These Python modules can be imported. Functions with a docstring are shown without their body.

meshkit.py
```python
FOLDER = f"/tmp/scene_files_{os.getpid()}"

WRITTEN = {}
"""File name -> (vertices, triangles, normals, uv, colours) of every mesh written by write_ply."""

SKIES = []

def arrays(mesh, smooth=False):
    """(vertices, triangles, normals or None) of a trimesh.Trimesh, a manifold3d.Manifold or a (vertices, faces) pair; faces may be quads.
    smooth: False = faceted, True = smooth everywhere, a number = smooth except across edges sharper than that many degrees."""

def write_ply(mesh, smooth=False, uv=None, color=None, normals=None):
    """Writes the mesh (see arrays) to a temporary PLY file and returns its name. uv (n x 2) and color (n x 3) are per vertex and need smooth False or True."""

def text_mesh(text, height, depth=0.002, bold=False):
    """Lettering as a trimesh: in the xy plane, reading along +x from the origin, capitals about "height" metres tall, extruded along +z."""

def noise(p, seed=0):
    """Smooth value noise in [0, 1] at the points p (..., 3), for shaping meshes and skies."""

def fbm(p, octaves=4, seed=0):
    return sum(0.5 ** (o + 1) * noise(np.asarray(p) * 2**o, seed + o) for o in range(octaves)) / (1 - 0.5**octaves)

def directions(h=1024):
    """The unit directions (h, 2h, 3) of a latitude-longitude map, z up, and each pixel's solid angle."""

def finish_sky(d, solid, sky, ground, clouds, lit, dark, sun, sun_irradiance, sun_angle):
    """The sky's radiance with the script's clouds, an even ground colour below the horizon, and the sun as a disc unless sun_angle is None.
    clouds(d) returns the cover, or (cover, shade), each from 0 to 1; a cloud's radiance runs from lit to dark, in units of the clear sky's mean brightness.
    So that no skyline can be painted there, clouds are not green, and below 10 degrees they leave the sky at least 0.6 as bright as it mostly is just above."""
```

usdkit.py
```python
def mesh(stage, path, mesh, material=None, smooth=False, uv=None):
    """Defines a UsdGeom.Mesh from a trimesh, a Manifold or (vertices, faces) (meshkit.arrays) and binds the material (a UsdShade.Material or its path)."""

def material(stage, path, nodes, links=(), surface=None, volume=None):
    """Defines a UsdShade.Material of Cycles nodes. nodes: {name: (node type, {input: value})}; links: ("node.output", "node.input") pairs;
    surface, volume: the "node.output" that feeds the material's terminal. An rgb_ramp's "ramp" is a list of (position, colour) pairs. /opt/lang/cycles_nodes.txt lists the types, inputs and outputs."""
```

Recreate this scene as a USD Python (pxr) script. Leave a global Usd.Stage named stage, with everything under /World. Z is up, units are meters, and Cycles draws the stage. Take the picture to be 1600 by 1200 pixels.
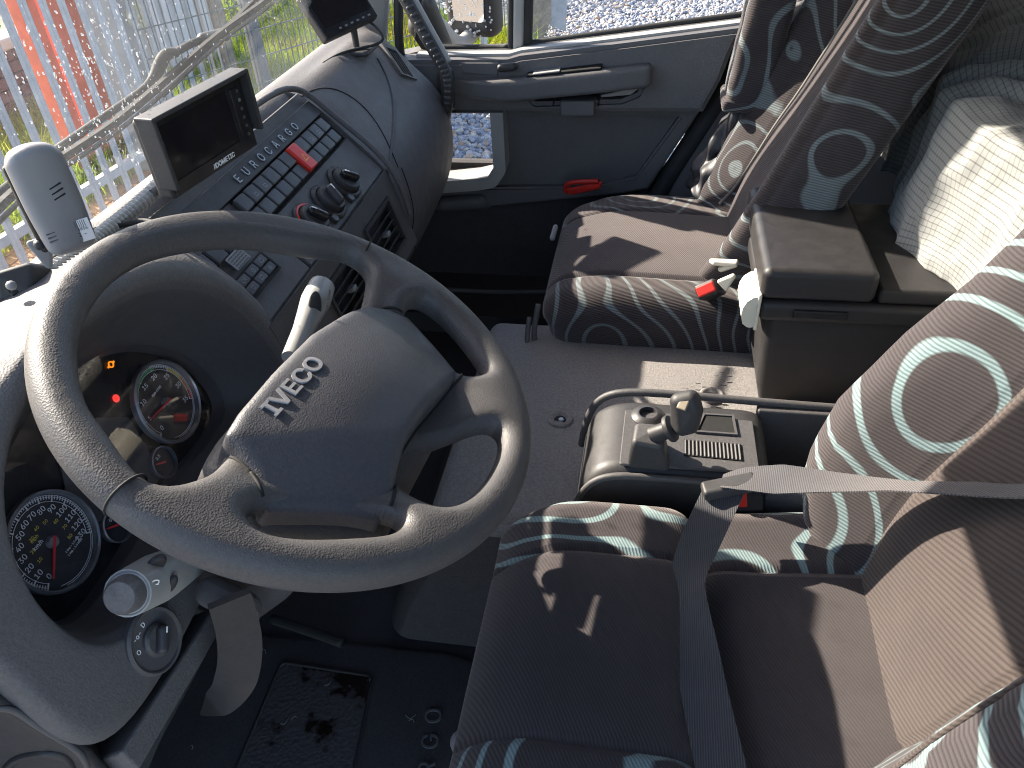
import math, random
import numpy as np, trimesh, usdkit, meshkit
import manifold3d as m3d
from scipy.spatial import Delaunay
from shapely.geometry import Polygon, Point, LineString, box as sbox
from shapely.ops import unary_union
import shapely
from pxr import Usd, UsdGeom, UsdLux, UsdShade, Gf, Sdf, Vt

random.seed(7); rng = np.random.default_rng(7)
stage = Usd.Stage.CreateInMemory()
UsdGeom.SetStageUpAxis(stage, UsdGeom.Tokens.z); UsdGeom.SetStageMetersPerUnit(stage, 1.0)
UsdGeom.Xform.Define(stage, '/World'); UsdGeom.Scope.Define(stage, '/World/Looks')
# world: x to the rear of the lorry, y to the passenger side, z up, floor of the cab at z = 0, ground at z = GZ
GZ = -1.15
PI = math.pi
A = np.array

# ---------------------------------------------------------------- camera
FPX = 1213.09
RC = A([[0.98562099, 0.16255712, -0.0461135], [0.0632525, -0.60801565, -0.79140135], [-0.15668565, 0.77710498, -0.60955513]])
RC = np.linalg.svd(RC)[0] @ np.linalg.svd(RC)[2]
CAM = A([0.3142, -0.5659, 1.1941])
cam = UsdGeom.Camera.Define(stage, '/World/camera')
m4 = np.eye(4); m4[0, :3] = RC[0]; m4[1, :3] = -RC[1]; m4[2, :3] = -RC[2]; m4[3, :3] = CAM
cam.AddTransformOp().Set(Gf.Matrix4d(*[float(x) for x in m4.ravel()]))
cam.CreateHorizontalApertureAttr(36.0); cam.CreateVerticalApertureAttr(27.0)
cam.CreateFocalLengthAttr(36.0 * FPX / 1600); cam.CreateClippingRangeAttr(Gf.Vec2f(0.01, 500))
EXPOSURE = 2.38
cam.CreateExposureAttr(EXPOSURE)

# ---------------------------------------------------------------- sky and sun
SUN = A([-0.80, 0.36, 0.545]); SUN = SUN / np.linalg.norm(SUN)
el, rot = math.asin(SUN[2]), math.atan2(SUN[0], SUN[1])
skym = usdkit.material(stage, '/World/Looks/sky_look', {
    'sky': ('sky_texture', {'sky_type': 'single_scattering', 'sun_disc': False, 'sun_elevation': el, 'sun_rotation': rot, 'air_density': 1.0, 'aerosol_density': 1.7}),
    'bg': ('background_shader', {'strength': 0.09})}, [('sky.color', 'bg.color')], surface='bg.background')
dome = UsdLux.DomeLight.Define(stage, '/World/sky'); dome.CreateIntensityAttr(1.0)
UsdShade.MaterialBindingAPI.Apply(dome.GetPrim()).Bind(skym)
dome.GetPrim().SetCustomDataByKey('kind', 'structure')
sun = UsdLux.DistantLight.Define(stage, '/World/sun')
sun.CreateIntensityAttr(1.05); sun.CreateAngleAttr(0.5); sun.CreateNormalizeAttr(True); sun.CreateColorAttr(Gf.Vec3f(1.0, 0.90, 0.76))
zz = SUN; xx = np.cross([0, 0, 1], zz); xx /= np.linalg.norm(xx); yy = np.cross(zz, xx)
ms = np.eye(4); ms[0, :3] = xx; ms[1, :3] = yy; ms[2, :3] = zz
sun.AddTransformOp().Set(Gf.Matrix4d(*[float(x) for x in ms.ravel()]))

# ---------------------------------------------------------------- helpers: scene tree
used = {}
def path_for(parent, name):
    k = used.get((parent, name), 0); used[(parent, name)] = k + 1
    return f'{parent}/{name}' if k == 0 else f'{parent}/{name}_{k:03d}'
def tagp(p, label=None, cat=None, group=None, kind=None):
    for k, v in (('label', label), ('category', cat), ('group', group), ('kind', kind)):
        if v: p.SetCustomDataByKey(k, v)
LOC = {}
def thing(name, label, cat, loc=(0, 0, 0), group=None):
    p = path_for('/World', name)
    x = UsdGeom.Xform.Define(stage, p); x.AddTranslateOp().Set(Gf.Vec3d(*map(float, loc)))
    LOC[p] = A(loc, float); tagp(x.GetPrim(), label, cat, group)
    return p
def vf(mesh):
    if hasattr(mesh, 'to_mesh'):
        q = mesh.to_mesh(); return A(q.vert_properties[:, :3], float), A(q.tri_verts)
    if isinstance(mesh, (tuple, list)):
        v, f = A(mesh[0], float), A(mesh[1], int)
        if f.shape[1] == 4: f = np.vstack([f[:, [0, 1, 2]], f[:, [0, 2, 3]]])
        return v, f
    return A(mesh.vertices, float), A(mesh.faces)
def TM(mesh, process=False):
    v, f = vf(mesh); return trimesh.Trimesh(v, f, process=process)
def cat_(*ms):
    return trimesh.util.concatenate([TM(m) for m in ms])
def obj(name, mesh, mat, parent='/World', smooth=35, label=None, cat=None, group=None, kind=None):
    v, f = vf(mesh)
    if parent in LOC: v = v - LOC[parent]
    p = path_for(parent, name)
    usdkit.mesh(stage, p, (v, f), mat, smooth=smooth)
    LOC[p] = LOC.get(parent, np.zeros(3))
    tagp(stage.GetPrimAtPath(p), label, cat, group, kind)
    return p

# ---------------------------------------------------------------- helpers: points
def ray(px, py): return RC.T @ A([(px - 800) / FPX, (py - 600) / FPX, 1.0])
def at(px, py, ax, val):
    d = ray(px, py); i = 'xyz'.index(ax); return CAM + d * (val - CAM[i]) / d[i]
def onp(px, py, p0, n):
    d = ray(px, py); n = A(n, float); return CAM + d * (np.dot(A(p0) - CAM, n) / np.dot(d, n))
def hit(px, py, mesh, o=None, d=None):
    v, f = vf(mesh); o = CAM if o is None else A(o, float); d = ray(px, py) if d is None else A(d, float)
    a, b, c = v[f[:, 0]], v[f[:, 1]], v[f[:, 2]]
    e1, e2 = b - a, c - a; h = np.cross(d, e2); det = (e1 * h).sum(1); det[np.abs(det) < 1e-14] = 1e-14
    s = o - a; u = (s * h).sum(1) / det; q = np.cross(s, e1); w = (q * d).sum(1) / det; t = (e2 * q).sum(1) / det
    ok = (u > -1e-6) & (w > -1e-6) & (u + w < 1 + 1e-6) & (t > 1e-4)
    if not ok.any(): return None
    return o + d * t[ok].min()

# ---------------------------------------------------------------- helpers: shapes
class Fr:
    """A local frame: local (x, y, z) -> o + x ex + y ey + z ez."""
    def __init__(s, o, ex, ey):
        s.o = A(o, float); s.ex = A(ex, float) / np.linalg.norm(ex)
        ey = A(ey, float); ey = ey - s.ex * (ey @ s.ex); s.ey = ey / np.linalg.norm(ey); s.ez = np.cross(s.ex, s.ey)
    def p(s, x, y, z=0): return s.o + x * s.ex + y * s.ey + z * s.ez
    def m(s, mesh):
        v, f = vf(mesh); return trimesh.Trimesh(s.o + v[:, :1] * s.ex + v[:, 1:2] * s.ey + v[:, 2:3] * s.ez, f, process=False)
    def at(s, px, py, z=0):
        q = onp(px, py, s.o + z * s.ez, s.ez) - s.o; return A([q @ s.ex, q @ s.ey])
def move(mesh, d):
    v, f = vf(mesh); return trimesh.Trimesh(v + A(d, float), f, process=False)
def bx(x0, x1, y0, y1, z0, z1):
    m = trimesh.creation.box((x1 - x0, y1 - y0, z1 - z0)); m.apply_translation(((x0 + x1) / 2, (y0 + y1) / 2, (z0 + z1) / 2)); return m
def rbox(x0, x1, y0, y1, z0, z1, r=.004, n=12):
    r = min(r, (x1 - x0) / 2.01, (y1 - y0) / 2.01, (z1 - z0) / 2.01); s = m3d.Manifold.sphere(r, n)
    return m3d.Manifold.batch_hull([s.translate((x, y, z)) for x in (x0 + r, x1 - r) for y in (y0 + r, y1 - r) for z in (z0 + r, z1 - r)])
def hullpts(pts, r, n=12):
    return m3d.Manifold.batch_hull([m3d.Manifold.sphere(rr, n).translate(tuple(map(float, p))) for p, rr in zip(pts, np.broadcast_to(r, len(pts)))])
def cyl(r0, h, r1=None, n=32, bev=0):
    r1 = r0 if r1 is None else r1
    return lathe([(0, 0), (r0, 0), (r1, h - bev), (r1 - bev, h), (0, h)], n)
def lathe(prof, n=32):
    prof = A(prof, float); a = np.linspace(0, 2 * PI, n, endpoint=False)
    v = np.stack([prof[:, 0, None] * np.cos(a), prof[:, 0, None] * np.sin(a), np.broadcast_to(prof[:, 1, None], (len(prof), n))], -1)
    return grid(v, wrapv=True)
def grid(v, wrapu=False, wrapv=False, cap=False):
    """A mesh of the points v (m, n, 3)."""
    v = A(v, float); m, n = v.shape[:2]; i = np.arange(m * n).reshape(m, n)
    a = np.vstack([i, i[:1]]) if wrapu else i
    a = np.hstack([a, a[:, :1]]) if wrapv else a
    f = np.stack([a[:-1, :-1], a[:-1, 1:], a[1:, 1:], a[1:, :-1]], -1).reshape(-1, 4)
    pts = v.reshape(-1, 3); f = np.vstack([f[:, [0, 1, 2]], f[:, [0, 2, 3]]])
    if cap:
        for row, flip in ((i[0], False), (i[-1], True)):
            c = len(pts); pts = np.vstack([pts, pts[row].mean(0)])
            nx = np.roll(row, -1); t = np.stack([np.full(n, c), nx, row], -1)
            f = np.vstack([f, t[:, ::-1] if flip else t])
    m_ = trimesh.Trimesh(pts, f, process=False)
    return m_
def spline(pts, n, closed=False):
    from scipy.interpolate import CubicSpline
    p = A(pts, float)
    if closed: p = np.vstack([p, p[:1]])
    t = np.r_[0, np.cumsum(np.sqrt(np.linalg.norm(np.diff(p, axis=0), axis=1)) + 1e-9)]
    cs = CubicSpline(t, p, bc_type='periodic' if closed else 'natural')
    return cs(np.linspace(0, t[-1], n, endpoint=not closed))
def frames_along(p, closed=False):
    t = np.gradient(p, axis=0) if not closed else np.roll(p, -1, 0) - np.roll(p, 1, 0)
    t /= np.linalg.norm(t, axis=1)[:, None]
    u = np.cross(t[0], [0.13, 0.31, 0.94]); u /= np.linalg.norm(u); us = []
    for k in t:
        u = u - k * (u @ k); u /= np.linalg.norm(u); us.append(u)
    us = A(us); return t, us, np.cross(t, us)
def tube(pts, r, n=10, closed=False):
    p = A(pts, float); t, u, w = frames_along(p, closed); a = np.linspace(0, 2 * PI, n, endpoint=False)
    r = np.broadcast_to(r, len(p))[:, None, None]
    v = p[:, None] + r * (np.cos(a)[None, :, None] * u[:, None] + np.sin(a)[None, :, None] * w[:, None])
    return grid(v, wrapu=closed, wrapv=True, cap=not closed)
def ribbon(pts, side, w, th=.0014):
    """A flat strap: centre line pts, direction across it at each point."""
    p, s = A(pts, float), A(side, float); t = np.gradient(p, axis=0); t /= np.linalg.norm(t, axis=1)[:, None]
    s = s - t * (s * t).sum(1)[:, None]; s /= np.linalg.norm(s, axis=1)[:, None]; nn = np.cross(t, s)
    w = np.broadcast_to(w, len(p))[:, None]
    cs = [p + s * w / 2 * a + nn * th / 2 * b for a, b in ((-1, -1), (-.5, -1), (0, -1), (.5, -1), (1, -1), (1, 1), (.5, 1), (0, 1), (-.5, 1), (-1, 1))]
    return grid(np.stack(cs, 1), wrapv=True, cap=True)
def ext(poly, h, z0=0, bev=0):
    """An extruded polygon with an optional chamfer on its upper edge."""
    ps = [poly] if poly.geom_type == 'Polygon' else list(poly.geoms); out = []
    for p in ps:
        cs = m3d.CrossSection([np.asarray(p.exterior.coords)[:-1]] + [np.asarray(r.coords)[:-1] for r in p.interiors], m3d.FillRule.EvenOdd)
        m = m3d.Manifold.extrude(cs, h - bev)
        if bev:
            k = cs.offset(-bev, m3d.JoinType.Round)
            top = m3d.Manifold.extrude(k, bev).translate((0, 0, h - bev))
            if p.interiors or not p.equals(p.convex_hull): m = m + top
            else: m = m3d.Manifold.hull(m + top)
        out.append(TM(m.translate((0, 0, z0))))
    return trimesh.util.concatenate(out)
def inflate(poly, prof, step=.006, base=None, rings=(0, .0003, .001, .002, .0035, .0055, .008, .011, .0145)):
    """A pillow: the polygon with thickness prof(distance from its edge) above and below the surface base(x, y)."""
    pts = []; es = step * .8
    for d in rings:
        g = poly.buffer(-d) if d else poly
        for q in ([g] if g.geom_type == 'Polygon' else g.geoms):
            if q.is_empty: continue
            for r in [q.exterior, *q.interiors]:
                n = max(int(r.length / es), 6); pts += [r.interpolate(k / n, True).coords[0] for k in range(n)]
    x0, y0, x1, y1 = poly.bounds; inner = poly.buffer(-max(rings) - step * .6)
    gx, gy = np.meshgrid(np.arange(x0, x1, step), np.arange(y0, y1, step * .866)); gx = gx + (np.arange(gx.shape[0]) % 2)[:, None] * step / 2
    g = np.c_[gx.ravel(), gy.ravel()]
    if not inner.is_empty: pts += list(map(tuple, g[shapely.contains_xy(inner, g[:, 0], g[:, 1])]))
    pts = A(pts); _, k = np.unique(np.round(pts / (es * .18)).astype(int), axis=0, return_index=True); pts = pts[np.sort(k)]
    tri = Delaunay(pts).simplices; c = pts[tri].mean(1); tri = tri[shapely.contains_xy(poly.buffer(1e-5), c[:, 0], c[:, 1])]
    a, b, cc = pts[tri[:, 0]], pts[tri[:, 1]], pts[tri[:, 2]]
    s = np.cross(b - a, cc - a); tri = np.where((s < 0)[:, None], tri[:, ::-1], tri)
    d = shapely.distance(poly.boundary, shapely.points(pts)); up, dn = prof(d)
    z0 = base(pts[:, 0], pts[:, 1]) if base else 0
    v = np.vstack([np.c_[pts, z0 + up], np.c_[pts, z0 - dn]]); n = len(pts)
    m = trimesh.Trimesh(v, np.vstack([tri, tri[:, ::-1] + n]), process=False)
    m = trimesh.Trimesh(m.vertices, m.faces, process=False)
    # side wall along the border
    e = np.sort(np.vstack([tri[:, [0, 1]], tri[:, [1, 2]], tri[:, [2, 0]]]), 1); de = np.vstack([tri[:, [0, 1]], tri[:, [1, 2]], tri[:, [2, 0]]])
    _, inv, cnt = np.unique(e, axis=0, return_inverse=True, return_counts=True); bd = de[cnt[inv.ravel()] == 1]
    w = np.vstack([np.c_[bd[:, 1], bd[:, 0], bd[:, 0] + n], np.c_[bd[:, 1], bd[:, 0] + n, bd[:, 1] + n]])
    m = trimesh.Trimesh(v, np.vstack([m.faces, w]), process=False); m.merge_vertices(digits_vertex=7)
    return m
def roundp(r): return lambda d: (np.sqrt(np.maximum(0, r * r - np.maximum(0, r - d) ** 2)),) * 2
def softbox(xs, ys, zs, r, fn=None):
    """A rounded box on the grid lines xs, ys, zs (arrays), pushed about by fn(points)."""
    lo, hi = A([xs[0], ys[0], zs[0]], float), A([xs[-1], ys[-1], zs[-1]], float); V, F, n0 = [], [], 0
    def face(a, b, k, val, flip):
        nonlocal n0
        P, Q = np.meshgrid(a, b, indexing='ij'); v = np.zeros(P.shape + (3,)); o = [i for i in range(3) if i != k]
        v[..., o[0]] = P; v[..., o[1]] = Q; v[..., k] = val
        m = grid(v); f = m.faces[:, ::-1] if flip else m.faces; V.append(m.vertices); F.append(f + n0); n0 += len(m.vertices)
    face(ys, zs, 0, lo[0], False); face(ys, zs, 0, hi[0], True); face(xs, zs, 1, lo[1], True); face(xs, zs, 1, hi[1], False)
    face(xs, ys, 2, lo[2], False); face(xs, ys, 2, hi[2], True)
    v = np.vstack(V); f = np.vstack(F)
    q = np.clip(v, lo + r, hi - r); d = v - q; L = np.linalg.norm(d, axis=1, keepdims=True)
    v = np.where(L > 1e-9, q + d / np.maximum(L, 1e-9) * np.minimum(r, L * 1.0 + 9), v)
    m = trimesh.Trimesh(v, f[:, ::-1], process=False); m.merge_vertices(digits_vertex=6)
    if m.volume < 0: m.invert()
    src = A(m.vertices)
    if fn is not None: m = trimesh.Trimesh(fn(src.copy()), m.faces, process=False)
    return m, src
def dense(a, b, n, r, k=5, extra=()):
    """Grid lines from a to b, dense within r of the ends."""
    t = np.linspace(0, 1, k) ; e = r * (1 - np.cos(t * PI / 2))
    e = r * t
    return np.unique(np.round(np.r_[a + e, b - e, np.linspace(a + r, b - r, n), list(extra)], 6))
def pick(m, mask):
    s = m.submesh([np.nonzero(mask)[0]], append=True, repair=False); return s
def textm(s, h, depth=.0006, bold=False, center=True):
    m = meshkit.text_mesh(s, h, depth, bold)
    if center: m.apply_translation(-(m.bounds[0] + m.bounds[1]) / 2 * A([1, 1, 0]))
    return m
def sm(x, a, b):
    t = np.clip((x - a) / (b - a), 0, 1); return t * t * (3 - 2 * t)

# ---------------------------------------------------------------- materials
def mat(name, nodes, links, surface='p.BSDF'):
    return usdkit.material(stage, f'/World/Looks/{name}', nodes, links, surface=surface)
def plastic(name, col, rough=.5, grain=0, gs=.3, dust=0, spec=.38, wear=.07, metal=0, ndetail=9, coat=0):
    c = A(col, float)
    nodes = {'g': ('geometry', {}), 'n': ('noise_texture', {'scale': ndetail, 'detail': 6.0, 'roughness': .65}),
             'r': ('rgb_ramp', {'ramp': [(.3, tuple(c * (1 - wear))), (.7, tuple(c * (1 + wear)))]}),
             'n2': ('noise_texture', {'scale': 38.0, 'detail': 5.0}), 'mr': ('map_range', {'from_min': .3, 'from_max': .7, 'to_min': max(rough - .07, .02), 'to_max': min(rough + .09, 1)}),
             'p': ('principled_bsdf', {'specular_ior_level': spec, 'metallic': float(metal), 'coat_weight': coat})}
    links = [('g.position', 'n.vector'), ('n.fac', 'r.fac'), ('g.position', 'n2.vector'), ('n2.fac', 'mr.value'), ('mr.result', 'p.roughness')]
    out = 'r.color'
    if dust:
        nodes['n3'] = ('noise_texture', {'scale': 260.0, 'detail': 8.0, 'roughness': .8}); nodes['r3'] = ('rgb_ramp', {'ramp': [(.40, (dust * .15,) * 3), (.75, (dust, dust, dust))]})
        nodes['mx'] = ('mix_color', {'b': (.40, .38, .36)})
        links += [('g.position', 'n3.vector'), ('n3.fac', 'r3.fac'), ('r3.color', 'mx.fac'), (out, 'mx.a')]; out = 'mx.result'
    links.append((out, 'p.base_color'))
    if grain:
        nodes['v'] = ('voronoi_texture', {'scale': float(grain), 'feature': 'smooth_f1', 'smoothness': .35}); nodes['b'] = ('bump', {'strength': float(gs), 'distance': .45 / grain})
        links += [('g.position', 'v.vector'), ('v.distance', 'b.height'), ('b.normal', 'p.normal')]
        nodes['b']
    return mat(name, nodes, links)
def fabric(name, col, line=None, ctrs=None, kd=24.0, ph=.0, ribc=.60, rib=None, ribp=.0043, k=4.2, sc=5.5, wid=.2, off=(0, 0, 0), wear=.12, grad=(3, 4, 4)):
    """Woven cover: ribs along the direction rib, and (with line) pale contour lines as on the seats."""
    c = A(col, float); rib = A(rib if rib is not None else (1, 0, 0), float); rib = rib / np.linalg.norm(rib)
    nodes = {'g': ('geometry', {}), 'n': ('noise_texture', {'scale': 14.0, 'detail': 6.0, 'roughness': .6}),
             'r': ('rgb_ramp', {'ramp': [(.3, tuple(c * (1 - wear))), (.7, tuple(c * (1 + wear)))]}),
             'd': ('vector_math', {'math_type': 'dot_product', 'vector2': tuple(rib)}),
             'm1': ('math', {'math_type': 'multiply', 'value2': 2 * PI / ribp}), 'm2': ('math', {'math_type': 'sine'}),
             'rr': ('rgb_ramp', {'ramp': [(.0, (ribc,) * 3), (.5, (1.0,) * 3), (1, (1.22,) * 3)]}), 'ma': ('math', {'math_type': 'multiply_add', 'value2': .5, 'value3': .5}),
             'mx': ('mix_color', {'blend_type': 'multiply', 'fac': 1.0}),
             'fz': ('noise_texture', {'scale': 900.0, 'detail': 2.0}), 'ad': ('math', {'math_type': 'multiply_add', 'value2': .6}),
             'b': ('bump', {'strength': .55, 'distance': .0009}),
             'p': ('principled_bsdf', {'roughness': .92, 'specular_ior_level': .2, 'sheen_weight': .25, 'sheen_roughness': .5, 'sheen_tint': (.9, .8, .75)})}
    links = [('g.position', 'n.vector'), ('n.fac', 'r.fac'), ('g.position', 'd.vector1'), ('d.value', 'm1.value1'), ('m1.value', 'm2.value1'), ('m2.value', 'ma.value1'), ('ma.value', 'rr.fac'),
             ('rr.color', 'mx.b'), ('g.position', 'fz.vector'), ('fz.fac', 'ad.value1'), ('ma.value', 'ad.value3'), ('ad.value', 'b.height'), ('b.normal', 'p.normal')]
    out = 'r.color'
    if line is not None:
        nodes.update({'ps': ('vector_math', {'math_type': 'add', 'vector2': tuple(off)}), 'c': ('noise_texture', {'scale': sc, 'detail': 0.0, 'roughness': .35, 'distortion': .2}),
                      'gd': ('vector_math', {'math_type': 'dot_product', 'vector2': tuple(grad)}), 'k': ('math', {'math_type': 'multiply_add', 'value2': float(k)}), 'f': ('math', {'math_type': 'fraction'}),
                      'lr': ('rgb_ramp', {'ramp': [(.5 - wid - .05, (0,) * 3), (.5 - wid, (1,) * 3), (.5 + wid, (1,) * 3), (.5 + wid + .05, (0,) * 3)]}),
                      'lm': ('mix_color', {'b': tuple(line)})})
        links += [('g.position', 'ps.vector1'), ('ps.vector', 'c.vector'), ('c.fac', 'k.value1'), ('ps.vector', 'gd.vector1'), ('gd.value', 'k.value3'), ('k.value', 'f.value1'), ('f.value', 'lr.fac'), ('lr.color', 'lm.fac'), (out, 'lm.a')]; out = 'lm.result'
        if ctrs:
            prev = None
            for i, c_ in enumerate(ctrs):
                nodes[f'ds{i}'] = ('vector_math', {'math_type': 'distance', 'vector2': tuple(map(float, c_))}); links.append(('g.position', f'ds{i}.vector1'))
                if prev is None: prev = f'ds{i}.value'
                else:
                    nodes[f'sm{i}'] = ('math', {'math_type': 'smoothmin', 'value3': .05}); links += [(prev, f'sm{i}.value1'), (f'ds{i}.value', f'sm{i}.value2')]; prev = f'sm{i}.value'
            nodes['dm'] = ('math', {'math_type': 'multiply_add', 'value2': float(kd), 'value3': float(ph)}); links = [l for l in links if l != ('gd.value', 'k.value3')] + [(prev, 'dm.value1'), ('dm.value', 'k.value3')]
    links += [(out, 'mx.a'), ('mx.result', 'p.base_color')]
    return mat(name, nodes, links)
def glassm(name, tint=(1, 1, 1), dirt=0, ior=1.45):
    nodes = {'fr': ('fresnel', {'IOR': ior}), 't': ('transparent_bsdf', {'color': tint}), 'gl': ('glossy_bsdf', {'roughness': .02}), 'mx': ('mix_closure', {}), 'gg': ('geometry', {}), 'inv': ('math', {'math_type': 'subtract', 'value1': 1.0}), 'mu': ('math', {'math_type': 'multiply'})}
    links = [('gg.backfacing', 'inv.value2'), ('inv.value', 'mu.value1'), ('fr.fac', 'mu.value2'), ('mu.value', 'mx.fac'), ('t.BSDF', 'mx.closure1'), ('gl.BSDF', 'mx.closure2')]; out = 'mx.closure'
    if dirt:
        nodes.update({'g': ('geometry', {}), 'n': ('noise_texture', {'scale': 5.0, 'detail': 8.0, 'roughness': .7}), 'r': ('rgb_ramp', {'ramp': [(.3, (dirt * .5,) * 3), (.75, (dirt * 1.6,) * 3)]}),
                      'df': ('translucent_bsdf', {'color': (.8, .82, .85)}), 'm2': ('mix_closure', {})})
        links += [('g.position', 'n.vector'), ('n.fac', 'r.fac'), ('r.color', 'm2.fac'), (out, 'm2.closure1'), ('df.BSDF', 'm2.closure2')]; out = 'm2.closure'
    return mat(name, nodes, links, surface=out)
def emis(name, col, s):
    return mat(name, {'p': ('principled_bsdf', {'base_color': tuple(x * .3 for x in col), 'emission_color': col, 'emission_strength': s})}, [])

M = {}
M['dash'] = plastic('dash_plastic', (.066, .063, .066), .58, grain=420, gs=.35, dust=.14)
M['dash_smooth'] = plastic('dash_plastic_fine', (.058, .055, .058), .55, grain=900, gs=.22, dust=.08)
M['panel'] = plastic('panel_plastic', (.042, .04, .042), .55, grain=1100, gs=.2, dust=.12)
M['button'] = plastic('button_plastic', (.028, .027, .03), .38, dust=.05)
M['black'] = plastic('black_plastic', (.02, .019, .02), .52, dust=.05)
M['gloss'] = plastic('gloss_black', (.012, .012, .013), .16, wear=.2)
M['void'] = plastic('dark_recess', (.006, .006, .006), .8)
M['wheel'] = plastic('wheel_leather', (.044, .042, .043), .52, grain=640, gs=.38, dust=.08)
M['hub'] = plastic('hub_leather', (.034, .035, .042), .5, grain=640, gs=.4, dust=.08)
M['grey'] = plastic('grey_plastic', (.17, .17, .175), .42, grain=800, gs=.15)
M['pale'] = plastic('pale_plastic', (.27, .27, .26), .4, wear=.06)
M['white'] = plastic('white_print', (.75, .75, .75), .5, wear=.03)
M['chrome'] = plastic('chrome', (.50, .50, .52), .28, metal=.7, wear=.03)
M['red'] = plastic('red_plastic', (.55, .03, .02), .3, wear=.08)
M['orange'] = plastic('orange_print', (.6, .22, .03), .5)
M['yellow'] = plastic('yellow_print', (.6, .5, .08), .5)
M['green'] = plastic('green_print', (.07, .3, .13), .5)
M['needle'] = plastic('needle_red', (.6, .04, .05), .4)
M['screen'] = plastic('screen_glass', (.008, .007, .008), .1, wear=.3)
M['rubber'] = plastic('rubber', (.02, .02, .02), .7, grain=700, gs=.3)
M['boxblack'] = plastic('cool_box_black', (.014, .013, .014), .5, grain=1000, gs=.2, dust=.03)
M['metal'] = plastic('grey_metal', (.35, .35, .36), .35, metal=.8)
M['mat'] = plastic('tunnel_mat', (.10, .092, .09), .75, grain=350, gs=.35, dust=.5, ndetail=5)
M['carpet'] = plastic('carpet', (.034, .03, .032), .95, grain=1200, gs=.8, dust=.1)
M['door'] = plastic('door_plastic', (.08, .077, .080), .6, grain=600, gs=.3, dust=.12)
M['trim'] = plastic('trim_pale', (.28, .275, .27), .6, grain=600, gs=.2)
M['headliner'] = plastic('headliner', (.40, .39, .37), .9)
M['glass'] = glassm('window_glass')
M['screenglass'] = glassm('windscreen_glass', dirt=.007)
M['lens'] = glassm('cluster_lens', (.93, .93, .95))
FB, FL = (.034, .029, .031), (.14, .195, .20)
M['fab'] = fabric('seat_fabric', FB, rib=(1, .55, -.3), ribp=.0034, ribc=.80)
M['fab_back'] = fabric('seat_fabric_back', (.042, .033, .03), rib=(-.35, .35, .9))
M['fab_line'] = fabric('seat_fabric_lines', FB, line=FL, rib=(.2, .1, 1), sc=5.0, k=3.2, wid=.085, kd=30.0, ph=.35, ctrs=[(.665, .16, .66), (.545, .20, .455), (.60, -.22, .58)])
M['fab_cush'] = fabric('seat_fabric_lines_cushion', FB, line=FL, rib=(1, .55, -.3), ribp=.0034, ribc=.8, sc=6.0, k=5.5, wid=.10, ph=.3, kd=20.0, ctrs=[(.24, .20, .40), (.42, .05, .40), (.52, .22, .40), (.30, -.28, .42), (.50, -.35, .42)])
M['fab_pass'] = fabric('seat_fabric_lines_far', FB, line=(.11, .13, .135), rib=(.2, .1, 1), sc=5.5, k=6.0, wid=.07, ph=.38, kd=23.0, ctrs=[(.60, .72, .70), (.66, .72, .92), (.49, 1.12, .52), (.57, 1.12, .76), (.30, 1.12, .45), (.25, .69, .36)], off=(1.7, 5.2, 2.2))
M['piping'] = plastic('piping', (.12, .11, .1), .8)
M['belt'] = fabric('belt_webbing', (.05, .05, .055), rib=(1, 0, .2), ribp=.0024)
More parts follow.
